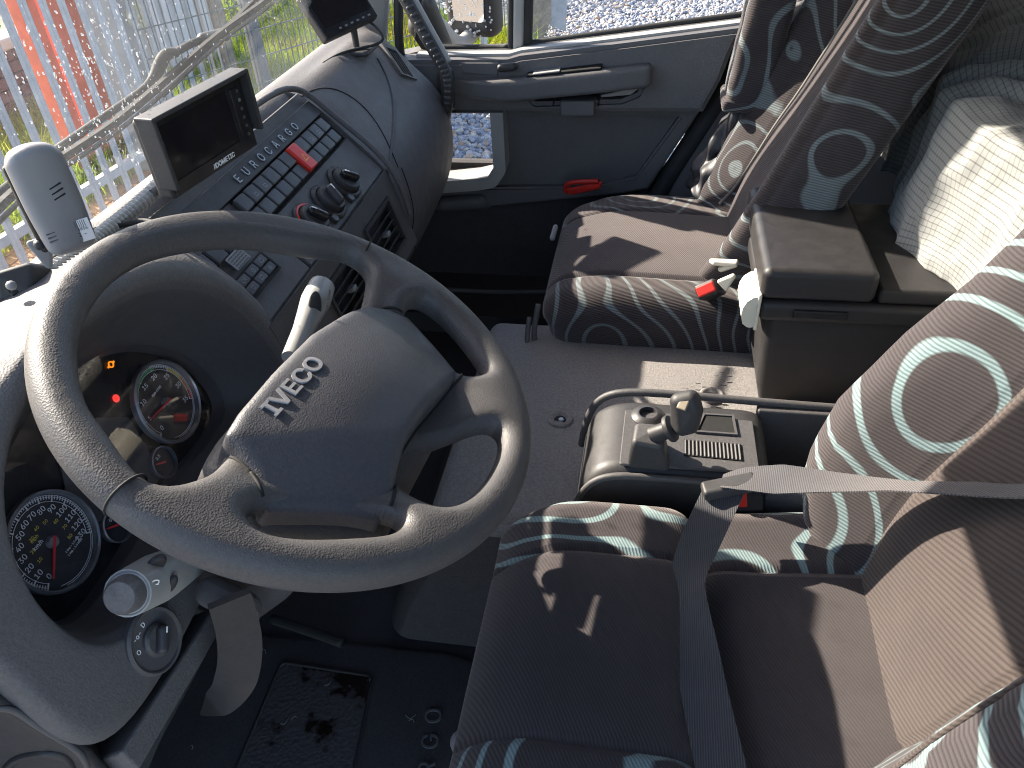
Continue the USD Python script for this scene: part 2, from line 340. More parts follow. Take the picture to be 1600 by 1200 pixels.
# ================================================================ cab shell (the setting)
def struct(name, mesh, mat, smooth=35, label=None, cat=None):
    return obj(name, mesh, mat, smooth=smooth, kind='structure', label=label, cat=cat)
WB = lambda y: -0.392 + min(.35 * max(0, .16 - y), .09)          # x of the foot of the windscreen
struct('cab_floor', bx(-.40, 1.9, -.56, 1.42, -.05, 0), M['carpet'])
# tunnel over the engine: a raised block with a rounded front and near edge
tun, _ = softbox(dense(.005, 1.5, 10, .045), dense(.195, .76, 8, .045), dense(-.02, .322, 4, .045), .045,
                 lambda p: np.c_[p[:, 0] - .10 * sm(p[:, 2], .30, 0) * (p[:, 0] < .3), p[:, 1:]])
struct('engine_tunnel', tun, M['carpet'])
struct('cab_roof', rbox(-.40, 1.95, -.56, 1.45, 1.80, 1.88, .03), M['headliner'])
struct('cab_rear_wall', bx(1.55, 1.62, -.56, 1.44, 0, 1.80), M['headliner'])
struct('front_bulkhead', cat_(bx(-.43, -.40, -.56, 1.42, 0, .70), bx(-.46, -.40, -.56, 1.42, -.3, .0)), M['carpet'])
struct('passenger_footwell', cat_(bx(-.40, .62, 1.395, 1.425, -.05, .40), bx(-.40, .30, 1.17, 1.40, -.02, .06)), M['carpet'])
struct('footwell_edge', tube(spline([(-.30, 1.13, .165), (-.15, 1.15, .15), (-.03, 1.152, .15), (.07, 1.16, .15)], 24), .006), M['dash_smooth'])

# windscreen with frame, pillars
WT = A([-.20, 1.72])
def wsp(y, t): return A([WB(y) + (WT[0] - WB(y)) * t, y, .775 + (WT[1] - .775) * t])
ws = thing('windscreen', 'rain spotted windscreen glass above the dashboard', 'windscreen', (-.45, .45, .775))
ys = np.linspace(-.50, 1.36, 30); ts = np.linspace(-.03, 1, 12)
g = A([[wsp(y, t) for y in ys] for t in ts]); gl = grid(np.stack([g, ], 0)[0]); gv = A(gl.vertices); nrm = A([.967, 0, -.25])
glass = trimesh.Trimesh(np.vstack([gv, gv - A([.005, 0, 0])]), np.vstack([gl.faces, gl.faces[:, ::-1] + len(gv)]), process=False)
obj('glass_pane', glass, M['screenglass'], ws)
M['drop'] = mat('water_drop', {'p': ('principled_bsdf', {'base_color': (.95, .97, 1), 'roughness': .05, 'transmission_weight': .6, 'ior': 1.33})}, [])
dv, df = [], []; ico = trimesh.creation.icosphere(1, 1.0); rr = random.Random(4); nb = 0
for k in range(900):
    py, px = rr.uniform(-5, 330), rr.uniform(-10, 620)
    if k % 3: px, py = rr.gauss(180, 60), rr.gauss(130, 95)
    d = ray(px, py)
    # where the sight line meets the pane, then some jitter: drops lie all over the visible glass
    c = None; o = CAM
    for it in range(1):
        n = np.cross(wsp(.6, 1) - wsp(.6, 0), A([0, 1, 0])); t_ = np.dot(wsp(.6, 0) - o, n) / np.dot(d, n); c = o + d * t_
    if not (.79 < c[2] < 1.7 and -.48 < c[1] < 1.34): continue
    s = rr.choice((.0006, .0007, .0009, .0013)) * (1.5 if rr.random() < .06 else 1); x = WB(c[1]) + (WT[0] - WB(c[1])) * (c[2] - .775) / (WT[1] - .775)
    dv.append(A(ico.vertices) * (s * .5, s, s * rr.uniform(1, 1.9)) + (x - .0055, c[1], c[2])); df.append(A(ico.faces) + nb); nb += len(ico.vertices)
rd = obj('rain_drops', trimesh.Trimesh(np.vstack(dv), np.vstack(df), process=False), M['drop'], ws, smooth=True, kind='stuff')
obj('lower_seal', tube([wsp(y, -.025) + A([.006, 0, 0]) for y in ys], .009, 8), M['rubber'], ws)
struct('windscreen_header', hullpts([(-.24, -.52, 1.74), (-.24, 1.40, 1.74), (-.10, -.52, 1.84), (-.10, 1.40, 1.84), (-.24, -.52, 1.84), (-.24, 1.40, 1.84)], .02), M['headliner'])
sv = thing('sun_visor', 'dark sun visor folded down across the top of the windscreen', 'visor', (-.25, .4, 1.4))
obj('visor_panel', cat_(hullpts([(-.282, -.48, 1.235), (-.282, .50, 1.235), (-.19, -.48, 1.72), (-.19, .50, 1.72)], .008), hullpts([(-.235, .52, 1.50), (-.235, 1.05, 1.50), (-.19, .52, 1.72), (-.19, 1.05, 1.72)], .008), hullpts([(-.30, 1.065, 1.12), (-.30, 1.33, 1.12), (-.19, 1.065, 1.72), (-.19, 1.33, 1.72)], .008)), M['panel'], sv)
ap = thing('windscreen_pillar', 'pale grey windscreen pillar trim at the passenger corner of the dashboard', 'pillar', (-.42, 1.36, .75))
obj('pillar_trim', hullpts([(-.445, 1.335, .70), (-.36, 1.375, .70), (-.20, 1.335, 1.75), (-.13, 1.375, 1.75)], .018), M['trim'], ap)
obj('door_seal', tube(spline([(-.30, 1.365, .60), (-.305, 1.362, .70), (-.285, 1.362, .85), (-.19, 1.362, 1.3), (-.10, 1.36, 1.75)], 30), .011, 8), M['rubber'], ap)
ap2 = thing('driver_pillar', 'windscreen pillar at the driver door opening', 'pillar', (-.45, -.53, .75))
obj('pillar_trim', hullpts([(-.47, -.50, .70), (-.42, -.54, .70), (-.22, -.50, 1.75), (-.15, -.54, 1.75)], .018), M['trim'], ap2)

# ================================================================ dashboard
dash = thing('dashboard', 'long dark grey dashboard running under the windscreen to the passenger door', 'dashboard', (-.35, .4, .4))
CF = Fr((-.276, 0, .594), (0, 1, 0), (-math.sin(math.radians(19.4)), 0, math.cos(math.radians(19.4))))
PF = Fr((-.31, 0, .76), (0, 1, 0), (-math.cos(PI / 4), 0, math.sin(PI / 4)))       # centre panel, s runs down the slope = -ey
a75 = math.radians(74); VF = Fr(PF.p(0, -.185), (0, 1, 0), (-math.cos(a75), 0, math.sin(a75)))
prof = spline([(-.405, .768), (-.385, .775), (-.355, .774), (-.322, .763), (-.289, .739), (-.24, .690), (-.192, .640), (-.168, .585), (-.163, .51), (-.183, .43), (-.235, .33), (-.30, .24), (-.36, .20), (-.40, .20)], 60)
sec = []
for y in np.r_[.23, .30, .5, .7, .792, .7925, np.linspace(.80, 1.22, 21), 1.245, 1.265, 1.277, 1.28]:
    p = prof.copy(); inset = .012 * (1 if y < .7922 else 0)
    nx = np.gradient(p, axis=0); nn = np.c_[-nx[:, 1], nx[:, 0]]; nn /= np.linalg.norm(nn, axis=1)[:, None]
    w = sm(p[:, 1], .20, .26) * sm(p[:, 0], -.36, -.325)
    bul = .010 * math.sin(PI * np.clip((y - .80) / .48, 0, 1)) ** .7 if y > .8 else 0
    e = max(0, (y - 1.22) / .06); sh = .03 * (1 - math.sqrt(max(0, 1 - e * e)))
    if nn[24][0] < 0: nn = -nn
    p = p - nn * ((inset + sh - bul) * w)[:, None]
    sec.append(np.c_[p[:, 0], np.full(len(p), y), p[:, 1]])
sec = A(sec); body = grid(sec, wrapv=True, cap=True)
if body.volume < 0: body.invert()
obj('passenger_body', body, M['dash'], dash, smooth=40)
# driver side slab behind the cluster
slab = A([(-.40, .768), (-.392, .775), (-.375, .776), (-.355, .77), (-.352, .70), (-.352, .45), (-.36, .30), (-.40, .28)])
obj('driver_body', grid(A([[(min(WB(y) - .008, -.36) if k in (0, 7) else q[0], y, q[1]) for k, q in enumerate(slab)] for y in (-.28, -.1, .1, .25)]), wrapv=True, cap=True), M['dash'], dash, smooth=40)
# binnacle: loops (u, v, w) in the cluster frame from the cluster out over the hood
LA = [(.172, -.062, 0), (.184, -.02, 0), (.170, .024, 0), (.12, .078, 0), (.04, .106, 0), (-.05, .106, 0), (-.125, .078, 0), (-.17, .026, 0), (-.18, -.035, 0), (-.162, -.066, 0), (-.06, -.068, 0), (.06, -.066, 0)]
LB = [(.190, -.075, .04), (.207, -.02, .04), (.190, .04, .04), (.132, .10, .04), (.045, .132, .04), (-.055, .132, .04), (-.137, .10, .04), (-.187, .045, .04), (-.20, -.02, .04), (-.184, -.062, .04), (-.075, -.078, .03), (.07, -.08, .03)]
LC = [(.215, -.09, .085), (.232, -.02, .09), (.208, .06, .093), (.142, .125, .095), (.05, .157, .097), (-.06, .157, .097), (-.148, .125, .095), (-.205, .062, .095), (-.222, .0, .095), (-.205, -.050, .095), (-.09, -.088, .08), (.08, -.095, .07)]
LD = [(.226, -.098, .095), (.245, -.02, .102), (.221, .066, .106), (.151, .136, .110), (.053, .170, .112), (-.063, .170, .112), (-.156, .136, .110), (-.214, .068, .108), (-.231, .0, .108), (-.214, -.056, .108), (-.095, -.098, .098), (.085, -.106, .08)]
LE = [(.243, -.108, .090), (.262, -.02, .098), (.240, .078, .100), (.165, .154, .104), (.057, .188, .103), (-.067, .188, .103), (-.170, .152, .106), (-.228, .074, .109), (-.242, -.002, .110), (-.226, -.066, .110), (-.10, -.108, .102), (.09, -.115, .08)]
LF = [(.272, -.125, .075), (.288, -.02, .080), (.280, .085, .055), (.23, .185, .02), (.075, .208, .03), (-.085, .208, .03), (-.245, .17, .085), (-.272, .08, .106), (-.276, -.005, .109), (-.263, -.098, .108), (-.115, -.128, .100), (.10, -.135, .08)]
LG = [(.276, -.145, .03), (.294, -.02, .02), (.288, .10, .0), (.25, .20, -.05), (.08, .206, -.06), (-.10, .206, -.06), (-.272, .185, .055), (-.287, .085, .095), (-.289, -.01, .098), (-.276, -.112, .094), (-.125, -.140, .088), (.11, -.145, .06)]
LH = [(.276, -.15, -.06), (.294, -.02, -.06), (.288, .10, -.06), (.25, .18, -.08), (.08, .18, -.09), (-.10, .18, -.09), (-.285, .18, -.05), (-.296, .085, -.05), (-.296, -.015, -.05), (-.280, -.118, -.03), (-.125, -.144, .02), (.11, -.15, 0)]
loops = [spline([CF.p(*q) for q in L], 120, closed=True) for L in (LA, LB, LC, LD, LE, LF, LG, LH)]
lp = A(loops); fine = []
from scipy.interpolate import PchipInterpolator
tt = np.r_[0, .25, .5, .75, 1, 1.33, 1.66, np.linspace(2, 4, 13), np.linspace(4.2, 6, 10), 6.5, 7]
fine = PchipInterpolator(np.arange(8), lp, axis=0)(tt)
inn = grid(fine[:9], wrapv=True); outr = grid(fine[8:], wrapv=True)
binn = grid(fine, wrapv=True)
obj('binnacle_cavity', inn, M['dash_smooth'], dash, smooth=60)
obj('binnacle_hood', outr, M['dash'], dash, smooth=60)
# gap behind the fascia bottom: lower knee panels
obj('knee_panel', cat_(hullpts([CF.p(-.262, -.112, .085), CF.p(-.12, -.137, .085), CF.p(-.262, -.14, .02), CF.p(-.12, -.155, .02)], .004)), M['void'], dash)
# strip under the slot
obj('lower_trim', hullpts([CF.p(-.268, -.142, .094), CF.p(-.10, -.156, .094), CF.p(-.268, -.166, .092), CF.p(-.10, -.174, .092), CF.p(-.268, -.160, .02), CF.p(-.11, -.166, .02)], .004), M['dash'], dash)
obj('lower_knee_cover', hullpts([(-.33, -.27, .44), (-.33, -.02, .44), (-.34, -.27, .10), (-.34, -.02, .20), (-.37, -.27, .10), (-.37, -.02, .10)], .015), M['dash_smooth'], dash)

# ---- instrument cluster
clu = thing('instrument_cluster', 'dark instrument cluster with rev counter and speedometer behind the steering wheel', 'gauges', CF.o)
plate = Polygon([(q[0], q[1]) for q in spline([(a[0], a[1], 0) for a in LA], 90, closed=True)]).buffer(.006)
obj('face_plate', CF.m(ext(plate, .006, -.007)), M['gloss'], clu)
obj('clear_lens', CF.m(ext(plate.buffer(-.001), .0015, .016)), M['lens'], clu)
obj('display', CF.m(ext(Polygon([(-.05, -.05), (.035, -.05), (.05, .02), (.02, .045), (-.04, .045), (-.065, .01)]).buffer(.008), .002, 0)), M['panel'], clu)
def arc(r0, r1, a0, a1, n=40):
    a = np.radians(np.linspace(a0, a1, n)); return Polygon(np.r_[np.c_[r1 * np.cos(a), r1 * np.sin(a)], np.c_[r0 * np.cos(a), r0 * np.sin(a)][::-1]])
def gauge(name, cx, cy, R, a0, a1, nmaj, nmin, labels, needle, bands, sub=()):
    F = Fr(CF.p(cx, cy, 0), CF.ex, CF.ey)
    d = obj(name, F.m(cyl(R, .003, n=64)), M['button'], clu)
    ring = lathe([(R, 0), (R + .003, .002), (R + .003, .010), (R + .0005, .012), (R - .001, .010), (R - .001, 0)], 64)
    obj('bezel_ring', F.m(ring), M['metal'], d)
    t = [ext(arc(R - .0045, R - .0039, a1 - 88, a0), .0005, .003), ext(arc(R - .0090, R - .0085, a1, a0), .0005, .003), ext(arc(R - .0025, R - .002, a1 - 80, a0), .0005, .003)]
    for k in range(nmaj * nmin + 1):
        a = a0 + (a1 - a0) * k / (nmaj * nmin); ln = .0075 if k % nmin == 0 else .0045
        q = bx(R - .002 - ln, R - .002, -.00045 if k % nmin else -.0007, .00045 if k % nmin else .0007, .003, .0036); q.apply_transform(trimesh.transformations.rotation_matrix(math.radians(a), (0, 0, 1))); t.append(q)
    obj('scale_marks', F.m(cat_(*t)), M['white'], d)
    for c, b0, b1 in bands:
        obj('colour_band', F.m(ext(arc(R - .0085, R - .0045, a0 + (a1 - a0) * b1, a0 + (a1 - a0) * b0), .0004, .0032)), M[c], d)
    L = []
    for k, s in enumerate(labels):
        a = math.radians(a0 + (a1 - a0) * k / (len(labels) - 1)); q = textm(s, R * .115, .0005); q.apply_translation((R * .68 * math.cos(a), R * .68 * math.sin(a), .003)); L.append(q)
    obj('numerals', F.m(cat_(*L)), M['white'], d)
    for txt, h, x, y, m in sub:
        q = textm(txt, h, .0005); q.apply_translation((x, y, .003)); obj('lettering', F.m(q), M[m], d)
    nd = ext(Polygon([(-.006, -.0016), (R * .74, -.0007), (R * .74, .0007), (-.006, .0016)]), .0018, .0065); nd.apply_transform(trimesh.transformations.rotation_matrix(math.radians(needle), (0, 0, 1)))
    obj('needle', F.m(nd), M['needle'], d); q = cyl(R * .135, .005, R * .12, 32, .001); obj('needle_hub', move(F.m(q), F.ez * .003), M['grey'], d)
    return d
gauge('rev_counter', .115, 0, .051, 211, -33, 7, 10, ['0', '5', '10', '15', '20', '25', '30', '35'], 176, [('green', .33, .60), ('yellow', .72, .83), ('orange', .83, .94), ('red', .94, 1.0)], [('rpm x100', .0034, .0, .018, 'white')])
mph = [(str(v), v * 1.609 / 130) for v in range(10, 81, 10)]
gauge('speedometer', -.117, 0, .051, 218, -36, 13, 5, [str(v) for v in range(0, 131, 10)], 221, [], [('km/h', .0042, -.012, .009, 'white'), ('mph', .0038, -.010, .016, 'yellow'), ('1 imp = 1.0 mph', .0022, .014, -.020, 'white'), ('1 imp = 1.0 km/h', .0022, .014, -.0245, 'white')] +
      [(s, .0036, .051 * .43 * math.cos(math.radians(218 - 254 * f)), .051 * .43 * math.sin(math.radians(218 - 254 * f)), 'yellow') for s, f in mph])
for sx, lab in ((.052, '0.5'), (-.052, '0')):
    F = Fr(CF.p(sx, -.047, 0), CF.ex, CF.ey)
    d = obj('small_gauge', F.m(cyl(.019, .003, n=40)), M['button'], clu); obj('bezel_ring', F.m(lathe([(.019, 0), (.0205, .008), (.019, .009), (.0185, 0)], 40)), M['metal'], d)
    q = textm(lab, .004, .0005); q.apply_translation((0, .009, .003)); obj('numerals', F.m(q), M['white'], d)
    nd = ext(Polygon([(-.003, -.0015), (.014, -.0007), (.014, .0007), (-.003, .0015)]), .0015, .005); nd.apply_transform(trimesh.transformations.rotation_matrix(2.6, (0, 0, 1))); obj('needle', F.m(nd), M['needle'], d)
M['lamp_red'] = emis('warning_lamp_red', (1, .05, .04), .25); M['lamp_amber'] = emis('warning_lamp_amber', (1, .25, .01), .3)
def wl(px, py, m, kind):
    q = CF.at(px, py, .003); F = Fr(CF.p(q[0], q[1], .001), CF.ex, CF.ey)
    if kind == 'ring':
        sh = Point(0, 0).buffer(.0042).difference(Point(0, 0).buffer(.0026)).union(sbox(-.0066, -.0012, -.003, .0012)).union(sbox(.003, -.0012, .0066, .0012))
    else: sh = Point(0, 0).buffer(.0048).difference(sbox(-.0014, -.0024, -.0006, .0024)).difference(sbox(.0006, -.0014, .0014, .0014))
    obj('warning_lamp', F.m(ext(sh, .0008)), M[m], clu)
wl(175, 569, 'lamp_amber', 'ring'); wl(183, 622, 'lamp_red', 'disc')

# ---- centre panel
def pp(px, py, z=0): q = PF.at(px, py, z); return q
cp = obj('centre_panel', PF.m(cat_(ext(sbox(.255, -.032, .785, .018), .010, -.010, .002), ext(sbox(.41, -.183, .785, -.094), .010, -.011, .003))), M['panel'], dash)
obj('switch_carrier', PF.m(ext(sbox(.24, -.183, .407, -.034), .010, -.011, .003)), M['panel'], dash)
obj('panel_backing', PF.m(bx(.24, .79, -.19, .02, -.02, -.0095)), M['void'], dash)
strip = obj('name_strip', PF.m(ext(sbox(.30, -.0355, .782, -.004), .004, .0, .001)), M['black'], dash)
for k, ch in enumerate('EUROCARGO'):
    q = textm(ch, .0135, .0020); q.apply_transform(trimesh.transformations.rotation_matrix(0, (0, 0, 1))); q.apply_translation((.456 + k * .0279, -.0215, .004))
    obj('letter', PF.m(q), M['metal'], strip)
# rows of switches: ten columns, two rows, the red hazard switch among them
bw = .0328
for k in range(11):
    u0 = .405 + k * bw
    if k == 6:
        hz = obj('hazard_switch', PF.m(rbox(u0 + .0008, u0 + bw - .0008, -.0905, -.0385, -.006, .010, .004)), M['red'], dash, label='glossy red hazard light switch')
        tri = Polygon([(-.009, -.006), (.009, -.006), (0, .009)]); tri = tri.difference(tri.buffer(-.0022)); obj('warning_triangle', PF.m(move(ext(tri, .0006), (u0 + bw / 2, -.068, .0098))), M['orange'], hz); continue
    for (s0, s1, ) in ((-.0645, -.0385), (-.0905, -.0655)):
        b = rbox(u0 + .0008, u0 + bw - .0008, s0, s1, -.008, .006 if s0 > -.07 else .004, .003, 8)
        o = obj('switch_button', PF.m(b), M['button'], dash)
        if k in (1, 2, 8, 9) and s0 > -.07:
            sq = sbox(-.004, -.003, .004, .003); sq = sq.difference(sq.buffer(-.0009)); obj('symbol', PF.m(move(ext(sq, .0004), (u0 + bw / 2, -.055, .006))), M['grey'], o)
# heater knobs
for k, (px, py, lab) in enumerate([(491, 341, 'red'), (517, 311, 'button'), (541, 281, 'button')]):
    q = pp(px, py, .008); F = Fr(PF.p(q[0], q[1], 0), PF.ex, PF.ey)
    kb = obj('heater_knob', F.m(lathe([(0, 0), (.034, 0), (.034, .003), (.031, .006), (.027, .006), (.0255, .003), (.025, .012), (.022, .016), (0, .016)], 48)), M['black'], dash)
    gp = rbox(-.0075, .0075, -.0185, .0185, .012, .028, .007, 16); gm = TM(gp); gm.apply_transform(trimesh.transformations.rotation_matrix((.5, -.3, .75)[k], (0, 0, 1))); obj('knob_grip', F.m(gm), M['gloss'] if k != 1 else M['button'], kb)
    gm = rbox(-.0012, .0012, .006, .016, .0265, .0286, .0009, 8); gm = TM(gm); gm.apply_transform(trimesh.transformations.rotation_matrix((.5, -.3, .75)[k], (0, 0, 1))); obj('pointer', F.m(gm), M['white'], kb)
    if k == 0: obj('warm_scale', F.m(ext(arc(.0275, .0305, 20, 200), .001, .0055)), M['red'], kb)
for u, v in ((.545, -.166), (.625, -.166)):
    obj('round_button', PF.m(move(cyl(.0085, .006, .0075, 24, .001), (u, v, 0))), M['button'], dash)
# key pad at the driver end of the panel: six keys, blank switches and a grey sticker
cells = [((380, 441), 'OK'), ((390, 452), 'C'), ((394, 425), ''), ((403, 435), ''), ((406, 408), ''), ((418, 420), '')]
KU, KV = (.283, .311, .339), (-.1215, -.1365)
for i, u in enumerate(KU):
    for j, v in enumerate(KV):
        kf = obj('key', PF.m(rbox(u - .013, u + .013, v - .0068, v + .0068, -.004, .005, .002, 8)), M['button'], dash)
        if i == 0: q = textm('OK' if j == 0 else 'C', .006, .0005); q.apply_translation((u, v, .005)); obj('symbol', PF.m(q), M['grey'], kf)
        else:
            d = [(-.004, -.001), (0, .004), (.004, -.001), (.002, -.001), (.002, -.004), (-.002, -.004), (-.002, -.001)] if (i + j) % 2 else [(-.004, -.003), (-.004, .003), (.004, .003), (.004, -.003)]
            dd = Polygon(d); dd = dd.difference(dd.buffer(-.001)); obj('symbol', PF.m(move(ext(dd, .0005), (u, v, .005))), M['grey'], kf)
st = obj('paper_sticker', PF.m(ext(sbox(.292, -.108, .332, -.086), .0012, .004)), M['grey'], dash, label='worn pale grey sticker with printed lines')
for k in range(5): obj('printed_line', PF.m(tube([(.295 + t * .034, -.0895 - k * .0042 + .0007 * math.sin(t * 40 + k), .0053) for t in np.linspace(0, 1, 24)], .0005, 4)), M['black'], st)
for u in (.262, .295, .328): obj('blank_switch', PF.m(rbox(u - .015, u + .015, -.086, -.058, -.004, .004, .003, 8)), M['button'], dash)
obj('key_pad_frame', PF.m(ext(sbox(.264, -.149, .358, -.112).difference(sbox(.268, -.145, .354, -.116)), .004, -.001)), M['void'], dash)

# ---- vents under the panel
obj('vent_surround', VF.m(cat_(ext(sbox(.245, -.155, .79, .0).difference(sbox(.405, -.125, .545, -.035)).difference(sbox(.600, -.125, .740, -.035)), .012, -.011, 0))), M['panel'], dash)
for u0 in (.405, .600):
    fr = obj('air_vent', VF.m(ext(sbox(u0, -.125, u0 + .14, -.035).difference(sbox(u0 + .006, -.119, u0 + .134, -.041)), .014, -.008, 0)), M['black'], dash)
    obj('vent_cavity', VF.m(bx(u0 + .001, u0 + .139, -.124, -.036, -.045, -.03)), M['void'], fr)
    for k in range(5):
        v = -.050 - k * .0155; sl = TM(rbox(u0 + .005, u0 + .135, -.0085, .0085, -.001, .001, .0009, 6)); sl.apply_transform(trimesh.transformations.rotation_matrix(.75, (1, 0, 0))); sl.apply_translation((0, v, -.004)); obj('slat', VF.m(sl), M['black'], fr)
    obj('slider', VF.m(rbox(u0 + .064, u0 + .080, -.084, -.076, -.004, .010, .002, 8)), M['grey'], fr)
# arch trim round the centre panel
ar = spline([PF.p(.30, .035, .012), PF.p(.55, .04, .016), PF.p(.70, .036, .018), PF.p(.775, .012, .014), PF.p(.797, -.05, .008), PF.p(.797, -.185, .006), VF.p(.797, -.10, .006)], 60)
obj('arch_trim', tube(ar, .0055, 12), M['dash'], dash, smooth=60)
# seams and lid edges drawn by the joints between the dash mouldings
def seam(pts, name='seam', m='void', r=.0016, mesh=body, n=26, lift=0):
    q = [hit(px, py, mesh) for px, py in [(A(p)) for p in spline([(a[0], a[1], 0) for a in pts], n)[:, :2]]]
    q = [x for x in q if x is not None]
    if len(q) > 3: obj(name, tube(A(q) + lift * A([.7, 0, .7]), r, 6), M[m], dash, smooth=True)
seam([(452, 168), (480, 145), (515, 138), (560, 160), (596, 205), (622, 262)]); seam([(627, 262), (640, 300), (646, 340), (640, 372)])
seam([(590, 92), (606, 125), (615, 170), (612, 225), (606, 270), (600, 330)], 'lid_edge', 'dash_smooth', .003)
seam([(626, 325), (640, 360), (650, 395)])
seam([(452, 160), (480, 145)])
# demister slot at the far end
dq = [hit(px, py, body) for px, py in ((598, 76), (610, 70), (643, 118), (632, 127))]
if all(x is not None for x in dq):
    o = sum(dq) / 4; F = Fr(o, dq[3] - dq[0], dq[1] - dq[0]); Lh = np.linalg.norm(dq[3] - dq[0]) / 2; Wh = np.linalg.norm(dq[1] - dq[0]) / 2
    if F.ez[2] < 0: F = Fr(o, dq[3] - dq[0], dq[0] - dq[1])
    dv_ = obj('demister_vent', F.m(ext(sbox(-Lh, -Wh, Lh, Wh).difference(sbox(-Lh * .72, -Wh * .65, Lh * .9, Wh * .65)), .012, -.006, .0)), M['dash_smooth'], dash)
    obj('vent_cavity', F.m(bx(-Lh * .72, Lh * .9, -Wh * .65, Wh * .65, -.004, .0)), M['void'], dv_)
    for k in range(4): obj('slat', F.m(bx(-Lh * .7, Lh * .88, -Wh * .5 + k * Wh * .33 - .0012, -Wh * .5 + k * Wh * .33 + .0012, 0, .004)), M['black'], dv_)
# light switch on the fascia
LS = Fr(CF.p(-.180, -.096, .108), CF.ex, CF.ey)
lsw = obj('light_switch', LS.m(lathe([(0, 0), (.033, -.004), (.034, .004), (.0315, .007), (.0295, .006), (.0285, .0045), (.014, .0045), (.014, .002), (0, .002)], 48)), M['dash_smooth'], dash)
obj('switch_dial', LS.m(lathe([(0, .002), (.0165, .002), (.0165, .008), (.014, .011), (0, .011)], 36)), M['panel'], lsw)
k_ = TM(rbox(-.006, .006, -.014, .014, .006, .019, .005, 12)); k_.apply_transform(trimesh.transformations.rotation_matrix(-.9, (0, 0, 1))); obj('knob_grip', LS.m(k_), M['button'], lsw)
q = TM(rbox(-.001, .001, .006, .012, .0185, .0196, .0005, 6)); q.apply_transform(trimesh.transformations.rotation_matrix(-.9, (0, 0, 1))); obj('pointer', LS.m(q), M['white'], lsw)
for a, s in ((155, 'O'), (118, '-o-'), (85, 'D')):
    q = textm(s, .0048, .0005); q.apply_translation((.0225 * math.cos(math.radians(a)), .0225 * math.sin(math.radians(a)), .0045)); obj('symbol', LS.m(q), M['white'], lsw)
# outboard end of the dashboard with its lower cover
endc = TM(hullpts([CF.p(-.295, .10, .080), CF.p(-.295, .0, .084), CF.p(-.283, -.115, .082), CF.p(-.278, -.30, .02), CF.p(-.278, -.30, -.1), CF.p(-.297, .10, -.08), CF.p(-.2, -.20, -.05)], .006))
obj('end_cover', endc, M['black'], dash)
seam([(-30, 1112), (15, 1108), (60, 1135), (125, 1178), (140, 1215)], 'cover_edge', 'dash_smooth', .003, endc)
seam([(10, 1200), (32, 1183), (95, 1180), (112, 1200)], 'cover_edge', 'black', .004, endc)
# ================================================================ steering wheel and column
TW = math.radians(27.82); WF = Fr((0, 0, .75), (0, 1, 0), (-math.cos(TW), 0, math.sin(TW)))
sw = thing('steering_wheel', 'large dark leather grained four spoke steering wheel', 'steering wheel', (0, 0, .75))
outer = Point(0, 0).buffer(.2375, 96)
big = Polygon(spline([(a, b, 0) for a, b in [(-.193, .058), (-.177, .033), (-.150, .024), (-.10, .030), (-.045, .031), (.02, .025), (.075, .008), (.128, -.010), (.165, -.004), (.188, .006), (.2, .03), (.180, .066), (.144, .126), (.093, .172), (.048, .194), (-.011, .200), (-.075, .185), (-.115, .163), (-.150, .133), (-.172, .100)]], 120, closed=True)[:, :2])
h1 = Polygon(spline([(a, b, 0) for a, b in [(.150, -.058), (.178, -.066), (.166, -.107), (.128, -.152), (.108, -.163), (.096, -.145), (.118, -.105)]], 60, closed=True)[:, :2])
h2 = Polygon(spline([(a, b, 0) for a, b in [(-.060, -.114), (-.026, -.124), (.012, -.160), (.034, -.192), (.020, -.202), (-.028, -.200), (-.076, -.183), (-.096, -.160), (-.088, -.132)]], 60, closed=True)[:, :2])
h3 = Polygon(spline([(a, b, 0) for a, b in [(-.186, -.018), (-.172, -.021), (-.164, -.030), (-.144, -.073), (-.127, -.119), (-.128, -.131), (-.140, -.133), (-.161, -.109), (-.183, -.071), (-.194, -.036)]], 60, closed=True)[:, :2])
ringp = outer.difference(unary_union([big, h1, h2, h3]))
dish = lambda x, y: -.030 * (1 - sm(np.hypot(x, y + .02), .09, .19))
frame = inflate(ringp, roundp(.0185), .005, dish)
up = WF.m(frame)
c = A(frame.triangles_center); ang = np.degrees(np.arctan2(c[:, 1], c[:, 0])); upper = (ang > 5) & (ang < 161) & (np.hypot(c[:, 0], c[:, 1]) > .17)
obj('rim', WF.m(pick(frame, upper)), M['wheel'], sw, smooth=75)
obj('spoke_frame', WF.m(pick(frame, ~upper)), M['wheel'], sw, smooth=75)
for a in (4.3, 161.5):
    a_ = math.radians(a); cc = A([math.cos(a_), math.sin(a_)]) * .2185; th = np.linspace(0, 2 * PI, 28)
    obj('rim_joint', WF.m(tube([(cc[0] + .0192 * math.cos(t) * math.cos(a_), cc[1] + .0192 * math.cos(t) * math.sin(a_), .0186 * math.sin(t)) for t in th[:-1]], .0012, 6, closed=True)), M['void'], sw, smooth=True)
hub2 = [(-.127, .031), (-.098, .032), (-.039, .0265), (.031, .016), (.083, -.0005), (.1215, -.0165), (.141, -.0375), (.1485, -.062), (.1215, -.1025), (.092, -.141), (.046, -.1295), (-.0015, -.1175), (-.0435, -.111), (-.073, -.1135), (-.0955, -.1185), (-.128, -.1195), (-.138, -.092), (-.147, -.072), (-.159, -.048), (-.169, -.0265), (-.146, -.0025), (-.134, .017)]
hp = Polygon(hub2).buffer(-.005).buffer(.010).buffer(-.005)
